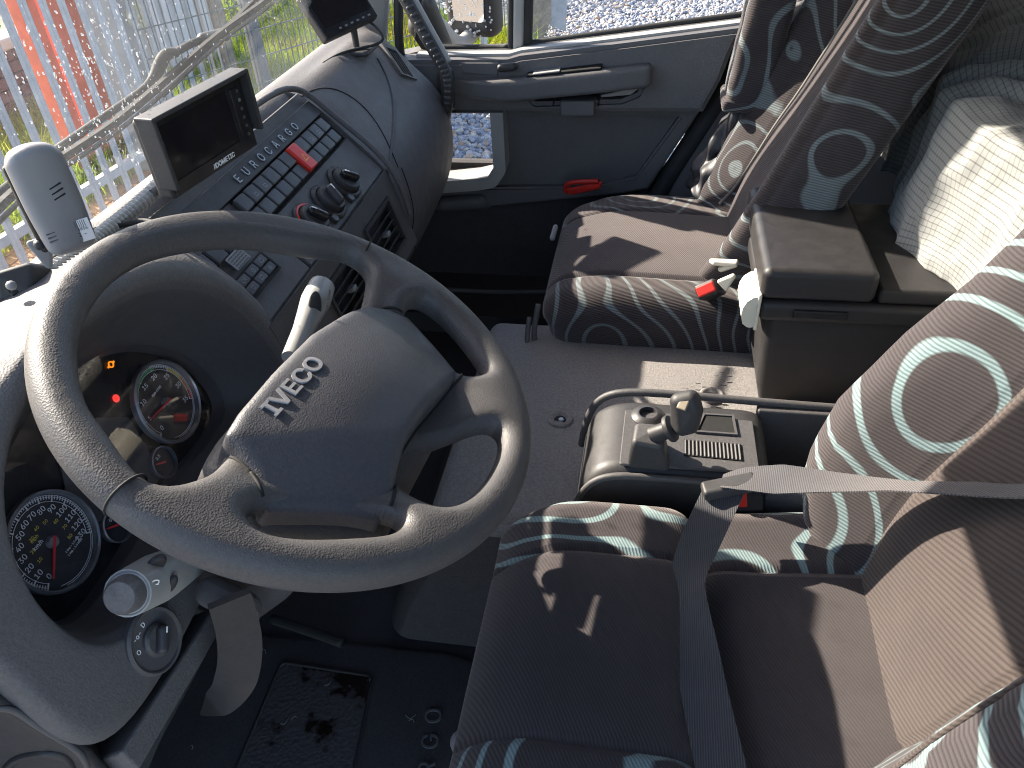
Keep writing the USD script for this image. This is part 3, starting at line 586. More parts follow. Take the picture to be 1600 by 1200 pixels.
def hubz(x, y):
    z = .002 + .010 * np.exp(-(((x + .01) / .10) ** 2 + ((y + .04) / .07) ** 2))
    for cx, cy, nx_, ny_, k in ((-.129, .029, -.848, -.53, .24), (.089, -.018, .828, -.56, .20)):
        s_ = (x - cx) * nx_ + (y - cy) * ny_; z = z - k * (np.sqrt(s_ ** 2 + .004 ** 2) + s_) / 2
    return z
pad = inflate(hp, lambda d: (.007 + .008 * (1 - (1 - np.clip(d / .012, 0, 1)) ** 2) ** .5, .03 + 0 * d), .0055, hubz)
hb = obj('airbag_cover', WF.m(pad), M['hub'], sw, smooth=50)
run, runs = [], []
for q in [hp.buffer(.0008).exterior.interpolate(k / 220, True).coords[0] for k in range(221)]:
    d_ = ringp.exterior.distance(Point(q)); d_ = min([ringp.boundary.distance(Point(q)), .0185])
    if ringp.contains(Point(q)) and d_ > .0035: run.append((q[0], q[1], float(dish(q[0], q[1])) + math.sqrt(.0185 ** 2 - (.0185 - d_) ** 2)))
    else:
        if len(run) > 5: runs.append(run)
        run = []
if len(run) > 5: runs.append(run)
for run in runs: obj('cover_gap', WF.m(tube(A(run), .0018, 6)), M['void'], sw, smooth=True)
# badge
bd = math.radians(-9); X0 = A([-.049, .0035])
tm = textm('IVECO', .0160, .0022, bold=True)
w = tm.bounds[1][0] - tm.bounds[0][0]; tm.apply_scale((.084 / w, 1, 1))
for ch in sorted(tm.split(only_watertight=False), key=lambda q: q.bounds[0][0]):
    c0, s0 = math.cos(bd), math.sin(bd); ch.apply_transform(trimesh.transformations.rotation_matrix(bd, (0, 0, 1))); v = A(ch.vertices)
    x, y = v[:, 0] + X0[0], v[:, 1] + X0[1]; xc, yc = x.mean(), y.mean()
    z = hubz(x, y) + .0146; ch = trimesh.Trimesh(np.c_[x, y, z + v[:, 2]], ch.faces, process=False)
    obj('badge_letter', WF.m(ch), M['chrome'], hb)
skirt = []
for k, (d, z) in enumerate(((-.004, -.014), (.010, -.030), (.012, -.060), (-.004, -.085))):
    g_ = hp.convex_hull.buffer(d); skirt.append([(*g_.exterior.interpolate(j / 90, True).coords[0], z - .004) for j in range(90)])
obj('hub_shell', WF.m(grid(A(skirt), wrapv=True, cap=True)), M['wheel'], sw, smooth=60)

col = thing('steering_column', 'dark steering column shroud below the steering wheel', 'steering column', WF.p(0, -.04, -.2))
cs = []
for z, w_, h_, cy in ((-.080, .075, .055, -.035), (-.11, .085, .06, -.035), (-.17, .09, .065, -.03), (-.26, .085, .06, -.02), (-.34, .07, .05, -.01)):
    a = np.linspace(0, 2 * PI, 40, endpoint=False); e = .55
    cs.append(np.c_[np.sign(np.cos(a)) * np.abs(np.cos(a)) ** e * w_ - .015, np.sign(np.sin(a)) * np.abs(np.sin(a)) ** e * h_ + cy, np.full(40, z)])
obj('shroud', WF.m(grid(A(cs), wrapv=True, cap=True)), M['dash_smooth'], col, smooth=60)
q = [CF.p(.155, -.11, .10)]
obj('ignition_lock', hullpts([WF.p(.115, -.075, -.12), WF.p(.150, -.080, -.085)], .017, 20), M['black'], col)
kf = obj('ignition_key', hullpts([WF.p(.145, -.080, -.085), WF.p(.168, -.086, -.055)], .013, 16), M['rubber'], col)
obj('key_ring', tube([WF.p(.155 + .015 * math.cos(t), -.083 + .004 * math.sin(t), -.068 + .014 * math.sin(t)) for t in np.linspace(0, 2 * PI, 24)[:-1]], .0014, 6, closed=True), M['metal'], col)
# stalks
def stalk(pts, radii, name, label, m='pale'):
    t = thing(name, label, 'stalk', pts[0]); p = spline(pts, 26); r = np.interp(np.linspace(0, 1, 26), np.linspace(0, 1, len(radii)), radii)
    b = tube(p, r, 20); obj('lever_body', b, M[m], t, smooth=55); return t, p, r, b
P1 = at(190, 932, 'y', -.205); P2 = at(290, 880, 'y', -.10)
t, p, r, b = stalk([P2 + (P2 - P1) * .6, P2, P2 * .45 + P1 * .55, P1 * .92 + P2 * .08], [.013, .019, .0245, .0215], 'indicator_stalk', 'pale grey rotary indicator stalk poking out below the left of the steering wheel')
ax = (P1 - P2) / np.linalg.norm(P1 - P2); SF = Fr(P1, np.cross(ax, (0, 0, 1)), np.cross(np.cross(ax, (0, 0, 1)), ax) * -1)
if SF.ez @ ax < 0: SF = Fr(P1, -SF.ex, SF.ey)
obj('end_button', SF.m(lathe([(0, -.012), (.0175, -.012), (.0165, .000), (.0135, .0045), (.0, .0055)], 32)), M['dash'], t, smooth=50)
obj('collar_ring', tube(A([SF.p(.0195 * math.cos(a), .0195 * math.sin(a), -.012) for a in np.linspace(0, 2 * PI, 32)[:-1]]), .0015, 6, closed=True), M['grey'], t)
obj('collar_ring', tube(A([SF.p(.0205 * math.cos(a), .0205 * math.sin(a), -.045) for a in np.linspace(0, 2 * PI, 32)[:-1]]), .0015, 6, closed=True), M['black'], t)
def patch(px, py, body_, rx, ry, m, parent, name='grip_pad', rotd=0, ribs=True):
    c = hit(px, py, body_)
    if c is None: return
    n = -ray(px, py); n /= np.linalg.norm(n); F = Fr(c - n * .002, np.cross((0, 0, 1), n), (0, 0, 1)); el_ = Polygon([(rx * math.cos(a) * math.cos(rotd) - ry * math.sin(a) * math.sin(rotd), rx * math.cos(a) * math.sin(rotd) + ry * math.sin(a) * math.cos(rotd)) for a in np.linspace(0, 2 * PI, 30)[:-1]])
    o = obj(name, F.m(inflate(el_, roundp(.0035), .003)), M[m], parent, smooth=60)
patch(243, 882, b, .012, .008, 'black', t, rotd=.5); patch(268, 912, b, .010, .005, 'black', t, rotd=.9)
for (px, py, s, h) in ((241, 910, 'b', .009), (272, 898, 'o', .007), (283, 872, '- -', .006)):
    c = hit(px, py, b)
    if c is not None:
        n = -ray(px, py); n /= np.linalg.norm(n); F = Fr(c + n * .0008, np.cross((0, 0, 1), n) * .6 + A([0, 0, .8]), A([0, 0, 1])); obj('symbol', F.m(textm(s, h, .0005)), M['white'] if s != 'o' else M['grey'], t)
Q1 = at(503, 447, 'y', .245); Q2 = at(455, 560, 'y', .11)
t, p, r, b = stalk([Q2, Q2 * .55 + Q1 * .45, Q1 * .9 + Q2 * .1, Q1], [.0115, .0125, .0185, .0165], 'retarder_stalk', 'pale grey stalk standing up behind the far side of the steering wheel hub')
patch(492, 480, b, .008, .022, 'black', t, rotd=-.25)
for k, s in enumerate('DOWN E.E. COMB'):
    if s == ' ': continue
    c = hit(505 + 9.5 * k / 13 + .5, 505 - 50 * k / 13, b)
    if c is not None:
        n = -ray(505, 480); n /= np.linalg.norm(n); F = Fr(c + n * .0006, Q1 - Q2, n); F = Fr(c + n * .0006, F.ex, np.cross(n, F.ex)); obj('letter', F.m(textm(s, .0040, .0004)), M['grey'], t)
# column adjusting lever hanging below the wheel
lv = thing('column_lever', 'grey paddle lever hanging under the steering column', 'lever', at(370, 930, 'y', -.10))
pc = [at(358, 935, 'y', -.15), at(372, 985, 'y', -.155), at(374, 1035, 'y', -.16), at(358, 1080, 'y', -.165), at(318, 1113, 'y', -.17)]
p = spline(pc, 30); view = A([ray(350, 1000)] * 30); side = np.cross(np.gradient(p, axis=0), view); side /= np.linalg.norm(side, axis=1)[:, None]
wd = np.interp(np.linspace(0, 1, 30), [0, .3, .6, .85, 1], [.040, .043, .044, .034, .003])
obj('paddle', ribbon(p, side, wd, .009), M['black'], lv, smooth=40)
obj('pivot', hullpts([at(330, 925, 'y', -.125), at(383, 950, 'y', -.135)], .016, 20), M['dash_smooth'], lv)
obj('pivot_screw', hullpts([at(392, 962, 'y', -.142), at(394, 963, 'y', -.1415)], .008, 16), M['metal'], lv)
# ================================================================ tunnel mat, floor mat, console
mt_ = thing('tunnel_mat', 'worn grey rubber mat covering the engine tunnel between the seats', 'mat', (.3, .45, .322))
mg, _ = softbox(dense(.012, 1.05, 24, .03, 6), dense(.200, .752, 14, .03, 6), dense(.300, .330, 2, .012, 4), .028, None)
mv = A(mg.vertices); f_ = meshkit.fbm(mv * [5, 5, 0] + 3, 4); mv[:, 2] += np.where(mv[:, 2] > .32, (f_ - .5) * .008, 0)
holes = [(at(875, 655, 'z', .33)), (at(1112, 618, 'z', .33))]
for h in holes:
    d = np.hypot(mv[:, 0] - h[0], mv[:, 1] - h[1]); mv[:, 2] -= np.where(mv[:, 2] > .31, .004 * np.exp(-(d / .03) ** 2), 0)
mat_mesh = trimesh.Trimesh(mv, mg.faces, process=False)
obj('mat_sheet', mat_mesh, M['mat'], mt_, smooth=60)
for h in holes:
    F = Fr(h + A([0, 0, .0015]), (1, 0, 0), (0, 1, 0))
    e = obj('bolt_recess', F.m(lathe([(0, -.003), (.011, -.0032), (.015, .001), (.018, .0025), (.0215, .001), (.022, -.003)], 32)), M['mat'], mt_, smooth=60)
    obj('bolt', F.m(move(lathe([(0, .002), (.004, .0015), (.006, -.002), (.006, -.005)], 16), (.002, 0, -.002))), M['metal'], e)
    obj('bolt_hole', F.m(move(cyl(.0105, .0006, n=24), (0, 0, -.0031))), M['void'], e)
# fine raised tread on the worn part of the mat
tv, tf, n0 = [], [], 0
for i in range(26):
    for j in range(12):
        x, y = .20 + i * .0112, .50 + j * .0185 + (i % 2) * .009
        if rr.random() < .55: continue
        q = bx(x - .004, x + .004, y - .0014, y + .0014, .3285, .3300 + .0006 * rr.random()); tv.append(A(q.vertices)); tf.append(A(q.faces) + n0); n0 += 8
obj('tread_bars', trimesh.Trimesh(np.vstack(tv), np.vstack(tf), process=False), M['mat'], mt_, smooth=False, kind='stuff')

fm = thing('floor_mat', 'dark carpet floor mat with a wet ribbed heel pad in the driver footwell', 'floor mat', (-.1, 0, .0))
fmp = Polygon([(-.42, .165), (.02, .175), (.13, .15), (.13, -.42), (-.42, -.42)]).buffer(.01)
FM = Fr((0, 0, .001), (1, 0, 0), (0, 1, 0))
obj('mat_sheet', FM.m(inflate(fmp, lambda d: (.008 * np.sqrt(np.clip(d / .008, 0, 1)), 0 * d), .02)), M['carpet'], fm)
hpP = [at(440, 1035, 'z', .01), at(583, 1057, 'z', .01), at(535, 1290, 'z', .01), at(345, 1260, 'z', .01)]
hpad = Polygon([(p_[0], p_[1]) for p_ in hpP]).buffer(-.01).buffer(.01)
M['heel'] = mat('wet_rubber', {'g': ('geometry', {}), 'n': ('noise_texture', {'scale': 9.0, 'detail': 5.0, 'roughness': .6}), 'mp': ('vector_math', {'math_type': 'add', 'vector2': (2.3, .4, 0)}),
    'r': ('rgb_ramp', {'ramp': [(.55, (.7,) * 3), (.60, (.13,) * 3)]}), 'rc': ('rgb_ramp', {'ramp': [(.55, (.055, .048, .048)), (.60, (.010, .007, .006))]}),
    'v': ('voronoi_texture', {'scale': 160.0}), 'b': ('bump', {'strength': .6, 'distance': .002}), 'p': ('principled_bsdf', {})},
    [('g.position', 'mp.vector1'), ('mp.vector', 'n.vector'), ('n.fac', 'r.fac'), ('n.fac', 'rc.fac'), ('r.color', 'p.roughness'), ('rc.color', 'p.base_color'), ('g.position', 'v.vector'), ('v.distance', 'b.height'), ('b.normal', 'p.normal')])
obj('heel_pad', FM.m(ext(hpad, .004, .006)), M['heel'], fm)
b_ = hpad.exterior; obj('heel_pad_edge', FM.m(tube([(*b_.interpolate(k / 80, True).coords[0], .010) for k in range(80)], .003, 6, closed=True)), M['rubber'], fm, smooth=True)
M['emboss'] = plastic('embossed_carpet', (.10, .095, .10), .8)
e0, e1 = at(677, 1120, 'z', .01), at(665, 1215, 'z', .01); EF = Fr(e0, e0 - e1, np.cross((0, 0, 1), e0 - e1))
for k, ch in enumerate('OGRA'):
    q = textm(ch, .026, .003); obj('embossed_letter', EF.m(move(q, (-.0 - k * .042, 0, .001))), M['emboss'], fm)
# threads and fluff on the carpet
for k in range(9):
    x, y = rr.uniform(-.36, .02), rr.uniform(-.05, .15); a = rr.uniform(0, 6.28); L = rr.uniform(.004, .011)
    obj('thread', tube(spline([(x, y, .0105), (x + L * math.cos(a), y + L * math.sin(a), .0115), (x + L * 1.6 * math.cos(a + .7), y + L * 1.6 * math.sin(a + .7), .0105)], 8), .0005, 4), M['pale'], fm, smooth=True)
obj('cable_trunk', tube(spline([at(425, 967, 'z', .03), at(480, 985, 'z', .03), at(535, 1005, 'z', .025)], 16), .009, 10), M['rubber'], fm, smooth=True)

con = thing('gear_console', 'dark grey console with gear selector and slatted grille beside the driver seat', 'console', (.4, .28, .33))
cpts = []
for x, ztop in ((.245, .425), (.262, .452), (.285, .466), (.32, .472), (.40, .470), (.50, .465)):
    cpts.append((x, ztop))
def consec(x, zt, y0, y1, r=.022):
    a = np.linspace(0, PI / 2, 7); R = min(r, (zt - .33) / 2)
    s = [(x, y0, .325)] + [(x, y0 + R - R * math.cos(t), zt - R + R * math.sin(t)) for t in a] + [(x, y1 - R + R * math.sin(t), zt - R + R * math.cos(t)) for t in a] + [(x, y1, .325)]
    return s
prc = spline([(.238, 0, .345), (.246, 0, .41), (.262, 0, .448), (.29, 0, .466), (.33, 0, .471), (.42, 0, .470), (.485, 0, .467), (.497, 0, .455)], 30)
cons = grid(A([consec(x, z, .190, .345) for x, _, z in prc]), cap=False); cb = grid(A([consec(x, z, .190, .345) for x, _, z in prc]), wrapv=True, cap=True)
obj('body', cb, M['black'], con, smooth=50)
obj('rear_tray', cat_(rbox(.49, .88, .335, .352, .325, .468, .004), rbox(.49, .88, .186, .20, .325, .455, .004), rbox(.49, .88, .186, .35, .325, .345, .004)), M['panel'], con)
rim_ = spline([(.236, .353, .36), (.250, .355, .43), (.275, .354, .462), (.33, .352, .474), (.5, .350, .472), (.88, .350, .468)], 40); obj('edge_trim', tube(rim_, .006, 8), M['panel'], con, smooth=True)
rim_ = spline([(.236, .186, .36), (.250, .186, .42), (.275, .188, .450), (.33, .189, .460), (.5, .190, .457)], 40); obj('edge_trim', tube(rim_, .005, 8), M['panel'], con, smooth=True)
ZC = .471
def ct(px, py, z=ZC): return at(px, py, 'z', z)
def quad_top(pts, z=ZC): return Polygon([ct(*p_, z)[:2] for p_ in pts])
TOPF = Fr((0, 0, ZC), (1, 0, 0), (0, 1, 0))
obj('top_plate', TOPF.m(ext(quad_top([(975, 640), (1178, 658), (1190, 742), (965, 728)]).buffer(-.006).buffer(.004), .0035, -.001, .001)), M['panel'], con)
s0 = ct(1012, 652); SOC = Fr(s0, (1, 0, 0), (0, 1, 0))
so = obj('socket_ring', SOC.m(lathe([(.013, -.01), (.0235, .0), (.0235, .004), (.019, .0065), (.0155, .009), (.0125, .009), (.0115, -.006), (0, -.006)], 36)), M['button'], con, smooth=50)
obj('socket_well', SOC.m(move(cyl(.0118, .001, n=24), (0, 0, .0))), M['void'], so)
g0 = ct(1150, 683); obj('tray_well', TOPF.m(ext(quad_top([(1102, 652), (1143, 655), (1149, 682), (1090, 678)]), .0012, .003)), M['void'], con)
wq = quad_top([(1098, 650), (1146, 653), (1152, 684), (1085, 679)]); obj('tray_rim', TOPF.m(ext(wq.difference(wq.buffer(-.003)), .006, .0, 0)), M['panel'], con)
gq = [ct(1068, 690), ct(1157, 697), ct(1160, 723), ct(1068, 714)]
gr = obj('grille', TOPF.m(ext(Polygon([p_[:2] for p_ in gq]), .002, .002)), M['void'], con)
for k in range(15):
    t = (k + .5) / 15; a, b = gq[0] * (1 - t) + gq[1] * t, gq[3] * (1 - t) + gq[2] * t
    obj('grille_bar', hullpts([a + A([0, -.002, .004]), b + A([0, .002, .004])], .0016, 8), M['panel'], gr)
# gear selector: a thing of its own
gs_ = thing('gear_selector', 'short black gear selector lever with a worn tan topped knob', 'gear lever', ct(1020, 700))
B0 = ct(1012, 712); obj('base', hullpts([B0 + A(q) for q in ((-.020, -.016, 0), (.022, -.018, 0), (-.018, .018, 0), (.02, .018, 0), (-.016, -.012, .030), (.014, -.012, .026), (-.014, .014, .032), (.012, .012, .034))], .007, 16), M['black'], gs_, smooth=50)
obj('base_cap', hullpts([B0 + A(q) for q in ((-.016, -.012, .034), (.012, -.012, .030), (-.014, .014, .036), (.012, .014, .036))], .006, 14), M['panel'], gs_, smooth=50)
k0 = at(1022, 698, 'y', B0[1] + .0); k1 = at(1058, 668, 'y', B0[1] + .004); k2 = at(1068, 655, 'y', B0[1] + .005)
k0 = B0 + A([.004, .0, .036]); K1 = at(1052, 668, 'y', B0[1] - .001); K2 = at(1071, 650, 'y', B0[1] - .003)
obj('stem', tube(A([k0 * (1 - t) + K1 * t for t in np.linspace(0, 1, 12)]), np.interp(np.linspace(0, 1, 12), [0, .6, 1], [.0125, .0115, .010]), 18), M['black'], gs_, smooth=60)
t_ = K1 * .85 + k0 * .15; ax = (K1 - k0) / np.linalg.norm(K1 - k0); F = Fr(t_, np.cross(ax, (0, 1, 0)), np.cross(ax, np.cross(ax, (0, 1, 0)))); 
obj('collar', F.m(lathe([(.009, -.006), (.0175, -.003), (.0185, .0), (.0175, .003), (.009, .006)], 28)), M['black'], gs_, smooth=40)
top = at(1070, 622, 'y', B0[1] + .002); right = at(1085, 652, 'y', B0[1] - .004)
kn = TM(hullpts([K1 + ax * .010, at(1062, 628, 'y', B0[1] + .006), at(1079, 624, 'y', B0[1] + .006), at(1078, 664, 'y', B0[1] - .004), at(1066, 668, 'y', B0[1] - .006), at(1084, 640, 'y', B0[1])], [.012, .0125, .0125, .012, .011, .012], 24))
obj('knob', kn, M['black'], gs_, smooth=60)
tb = [at(1063, 624, 'y', B0[1] - .008), at(1079, 622, 'y', B0[1] - .008)]
c = hit(1068, 630, kn)
if c is not None:
    n = -ray(1068, 630); n = n / np.linalg.norm(n) + A([-.3, 0, .5]); n /= np.linalg.norm(n); F = Fr(c, np.cross((0, 0, 1), n), (0, 0, 1)); F = Fr(c - n * .001, F.ex, np.cross(n, F.ex)); M['tan'] = plastic('worn_tan', (.20, .165, .12), .5); obj('knob_button', F.m(rbox(-.0065, .0065, -.009, .009, -.002, .0022, .002, 10)), M['tan'], gs_)

# ================================================================ cool box with its clip
cbx = thing('cool_box', 'black lidded cool box standing on the engine tunnel between the seats', 'cool box', (.65, .62, .33))
Y0, Y1, X0b, X1b = .505, .80, .505, .90
def taper(p_): t = sm(p_[:, 2], .33, .56)[:, None] if False else ((p_[:, 2] - .33) / .22)[:, None]; c0 = A([.70, .65]); q = p_.copy(); q[:, :2] = c0 + (p_[:, :2] - c0) * (.925 + .075 * np.clip(t, 0, 1)); return q
bb, _ = softbox(dense(X0b, X1b, 4, .025, 6), dense(Y0, Y1, 4, .025, 6), np.linspace(.332, .53, 6), .022, taper)
obj('box_body', bb, M['boxblack'], cbx, smooth=45)
obj('box_collar', rbox(X0b - .010, X1b + .01, Y0 - .010, Y1 + .01, .515, .552, .012, 16), M['boxblack'], cbx)
LFr = [(at(1160, 345, 'z', .62)), ]
obj('front_lid', cbl := TM(rbox(X0b - .012, .660, Y0 - .008, Y1 + .008, .553, .606, .013, 20)), M['boxblack'], cbx, smooth=45)
obj('rear_lid', rbox(.664, X1b + .008, Y0 - .004, Y1 + .006, .553, .578, .006, 12), M['boxblack'], cbx, smooth=45)
hx = (.552, .60)
obj('latch_recess', rbox(.545, .625, Y0 - .0145, Y0 - .008, .526, .542, .005, 10), M['gloss'], cbx)
M['cream'] = plastic('cream_plastic', (.62, .58, .47), .4, wear=.06)
cl = thing('cream_clip', 'cream rounded plastic bracket clipped on the front of the cool box', 'bracket', at(1150, 460, 'x', .485))
ca = [at(1147, 425, 'x', .470), at(1160, 490, 'x', .470)]
cprof = [(0.0, .026), (-.010, .024), (-.019, .016), (-.024, .004), (-.025, -.010), (-.021, -.024), (-.014, -.030), (-.008, -.031), (0, -.028), (0, 0)]
yA, yB = .50, .63; cz = .532
sw_ = [[(.495 + a, y, cz + b) for a, b in cprof] for y in np.linspace(.500, .580, 6)]
obj('curved_plate', grid(A(sw_), wrapv=True, cap=True), M['cream'], cl, smooth=50)
obj('mounting_tab', hullpts([(.494, .58, .56), (.494, .50, .56), (.494, .50, .50), (.494, .58, .50)], .003), M['cream'], cl)

# passenger belt buckles by the box
bk = thing('passenger_buckle', 'black seat belt buckle with a glowing red button beside the cool box', 'buckle', at(1100, 455, 'y', .66))
BKf = Fr(at(1103, 452, 'y', .655), at(1118, 446, 'y', .655) - at(1090, 458, 'y', .655), A([0, .5, .8]))
obj('buckle_body', BKf.m(rbox(-.020, .020, -.014, .014, -.075, .0, .006, 12)), M['black'], bk); obj('release_button', BKf.m(rbox(-.0165, .0165, -.0095, .0095, -.01, .004, .003, 10)), M['red'], bk)
tb = thing('pale_lever', 'two pale worn plastic levers over the near edge of the passenger seat', 'lever', at(1130, 410, 'z', .47))
obj('upper_lever', hullpts([at(1112, 408, 'y', .70), at(1150, 409, 'y', .70), at(1148, 413, 'y', .685), at(1116, 411, 'y', .685)], .0045, 14), M['cream'], tb); obj('lower_lever', hullpts([at(1127, 420, 'y', .69), at(1148, 414, 'y', .69)], [.006, .005], 14), M['cream'], tb)
obj('hinge', hullpts([at(1125, 440, 'y', .66), at(1145, 432, 'y', .655), at(1134, 452, 'y', .655)], [.0045, .005, .003], 14), M['cream'], tb)

# ================================================================ seats
def seams(p, ys, depth, w=.006):
    return -depth * sum(np.exp(-((p[:, 1] - y) / w) ** 2) for y in ys)
def split(m, src, parts, parent, namer):
    c = src[m.faces].mean(1)
    for nm, mk, mt, lab in parts:
        k = mk(c)
        if k.any(): obj(nm, pick(m, k), M[mt], parent, smooth=70, label=lab)
ds = thing('driver_seat', 'driver seat in brown ribbed fabric with pale blue contour line side bolsters', 'seat', (.45, -.05, .05))
# thigh cushion (front) and main cushion (rear)
SY = (-.178, .068)
def cush(x0, x1, z1, y0=-.345, y1=.172, rear=False):
    def fn(p):
        q = p.copy(); topw = sm(p[:, 2], z1 - .07, z1 - .01); cx = (p[:, 0] - x0) / (x1 - x0); cy = (p[:, 1] - (y0 + y1) / 2) / ((y1 - y0) / 2)
        q[:, 2] += topw * (.012 * (1 - cy ** 2) - (.010 * (1 - np.abs(cy)) if rear else 0) + .012 * np.exp(-((np.abs(cy) - .86) / .12) ** 2))
        q[:, 2] += topw * seams(p, SY, .006)
        if not rear: q[:, 2] -= topw * .03 * sm(cx, .35, 0) ; q[:, 0] += (p[:, 2] < z1 - .05) * .02
        q[:, 2] += topw * (meshkit.fbm(p * [9, 9, 3] + 5, 3) - .5) * .007
        # outer edges swing in towards the front
        if not rear: q[:, 1] -= .018 * sm(cx, .5, 0) * (cy > 0) * np.abs(cy)
        else: q[:, 1] += .03 * sm(cx, .0, 1) * np.clip(cy, 0, 1)
        return q
    return softbox(dense(x0, x1, 16, .045, 7), dense(y0, y1, 18, .045, 7, [s + d for s in SY for d in (-.008, -.004, 0, .004, .008)]), dense(.30, z1, 3, .045, 6), .045, fn)
def cushparts(nm='cushion'):
    return [('cushion_centre', lambda c: (c[:, 1] > SY[0]) & (c[:, 1] < SY[1]), 'fab', None), ('cushion_side', lambda c: c[:, 1] >= SY[1], 'fab_cush', None), ('cushion_side', lambda c: c[:, 1] <= SY[0], 'fab_cush', None)]
m_, s_ = cush(.148, .405, .440); split(m_, s_, cushparts(), ds, None)
m_, s_ = cush(.395, .66, .432, -.335, .178, True); split(m_, s_, cushparts(), ds, None)
obj('seat_base', cat_(rbox(.19, .66, -.33, .17, .10, .33, .03), rbox(.22, .62, -.28, .12, .0, .14, .02)), M['black'], ds)
# backrest
BT = math.radians(18); BO = A([.574, 0, .385]); bu = A([math.sin(BT), 0, math.cos(BT)]); bn = A([-math.cos(BT), 0, math.sin(BT)])   # up the rest, out of its front
BF = Fr(BO, (0, -1, 0), bu)     # ex = -y (towards the door), ey = up, ez = ex x ey
if BF.ez @ bn < 0: BF = Fr(BO, (0, 1, 0), bu)
sg = BF.ex[1]
def bfn(p):
    q = p.copy(); yv = p[:, 0] * sg; h = p[:, 1]; fr = sm(p[:, 2], -.03, .0)
    yc = -.025; e = np.abs(yv - yc)
    bol = sm(e, .115, .20); q[:, 2] += fr * (np.interp(h, [0, .05, .1, .2, .31, .38, .46, .7], [.035, .065, .085, .095, .075, .052, .038, .03]) * bol - .006 + .014 * np.exp(-((h - .17) / .13) ** 2) * (1 - bol))
    q[:, 2] += fr * -.006 * sum(np.exp(-((yv - y) / .006) ** 2) for y in (.100, -.150))
    q[:, 2] += fr * (meshkit.fbm(p * [8, 8, 2] + 9, 3) - .5) * .006
    # outline: rounded bottom corners, narrower below
    wv = 1 - .28 * sm(h, .16, -.03) ** 1.3
    q[:, 0] = sg * (yc + (yv - yc) * wv)
    return q
ex_ = [s + d for s in ((.100 * sg), (-.150 * sg)) for d in (-.008, -.004, 0, .004, .008)]
m_, s_ = softbox(dense(min(.235 * sg, -.285 * sg), max(.235 * sg, -.285 * sg), 26, .04, 6, ex_), dense(-.03, .72, 26, .04, 6), dense(-.13, .0, 2, .04, 6), .04, bfn)
mm = BF.m(m_); yv_ = lambda c: c[:, 0] * sg
split(mm, s_, [('backrest_centre', lambda c: (yv_(c) < .100) & (yv_(c) > -.150), 'fab_back', None), ('backrest_bolster', lambda c: yv_(c) >= .100, 'fab_line', None), ('backrest_bolster', lambda c: yv_(c) <= -.150, 'fab_line', None)], ds, None)
back_mesh = mm
qq = [hit(px, py, mm) for px, py in spline([(1395, 1205, 0), (1450, 1163, 0), (1520, 1115, 0), (1605, 1062, 0)], 24)[:, :2]]; qq = [x for x in qq if x is not None]
if len(qq) > 4: obj('piping', tube(A(qq), .0028, 6), M['fab_back'], ds, smooth=True)
# adjusting lever on the near front corner and recliner arm at the far side
obj('adjuster_rod', tube(spline([at(752, 1010, 'z', .33), at(741, 1075, 'z', .33), at(727, 1145, 'z', .33)], 14), np.interp(np.linspace(0, 1, 14), [0, .45, .5, 1], [.0065, .0065, .004, .004]), 10), M['grey'], ds, smooth=True)
obj('adjuster_knob', hullpts([at(722, 1160, 'z', .33), at(728, 1172, 'z', .33)], .014, 16), M['grey'], ds, smooth=True)
obj('recliner_cover', ribbon(spline([at(1205, 800, 'y', .20), at(1225, 793, 'y', .205), at(1245, 785, 'y', .21)], 10), [(0, 1, .1)] * 10, .05, .004), M['grey'], ds)
obj('recliner_plate', hullpts([at(1190, 850, 'y', .215), at(1250, 800, 'y', .215), at(1290, 880, 'y', .215), at(1230, 890, 'y', .215)], .008), M['black'], ds)

# driver belt
bl = thing('driver_seat_belt', 'grey seat belt lying loose across the driver seat', 'seat belt', at(1130, 770, 'y', .2))
lap = [at(1133, 762, 'z', .510), at(1115, 800, 'z', .495), at(1092, 850, 'z', .470), at(1078, 890, 'z', .456), at(1075, 935, 'z', .452), at(1085, 1000, 'z', .455), at(1100, 1080, 'z', .455), at(1122, 1180, 'z', .455), at(1140, 1260, 'z', .45)]
p = spline(lap, 60); tsd = np.linspace(0, 1, 60)
sd = [np.array([math.cos(a), -.25 * math.cos(a), math.sin(a)]) for a in np.interp(tsd, [0, .25, .42, .55, .75, 1], [.1, .25, .75, .55, .2, .05])]
obj('lap_webbing', ribbon(p, sd, .047), M['belt'], bl, smooth=50)
sh = [at(1128, 752, 'z', .512), at(1155, 748, 'z', .520), at(1200, 748, 'z', .535), at(1270, 752, 'z', .555), at(1350, 757, 'z', .58), at(1450, 761, 'z', .615), at(1540, 764, 'z', .65), at(1640, 764, 'z', .70)]
p = spline(sh, 60); vdir = A([ray(1200 + 3 * k, 750) for k in range(60)]); vdir /= np.linalg.norm(vdir, axis=1)[:, None]
tp = np.gradient(p, axis=0); tp /= np.linalg.norm(tp, axis=1)[:, None]; across = np.cross(tp, vdir); across /= np.linalg.norm(across, axis=1)[:, None]; away = np.cross(across, tp)
ang_ = np.interp(tsd, [0, .1, .25, .4, .6, .8, 1], [1.25, 1.0, .75, 1.05, 1.35, 1.3, 1.25])[:, None]; tw = np.cos(ang_) * across + np.sin(ang_) * away
obj('shoulder_webbing', ribbon(p, tw, .047), M['belt'], bl, smooth=50)
TF = Fr(at(1140, 762, 'z', .512), at(1170, 755, 'z', .52) - at(1105, 768, 'z', .51), at(1140, 740, 'z', .51) - at(1140, 775, 'z', .51))
obj('latch_plate', TF.m(rbox(-.033, .033, -.012, .012, -.006, .010, .005, 12)), M['black'], bl)
dbk = thing('driver_buckle', 'dark seat belt buckle with a small red button between the driver seat and the console', 'buckle', at(1165, 800, 'y', .19))
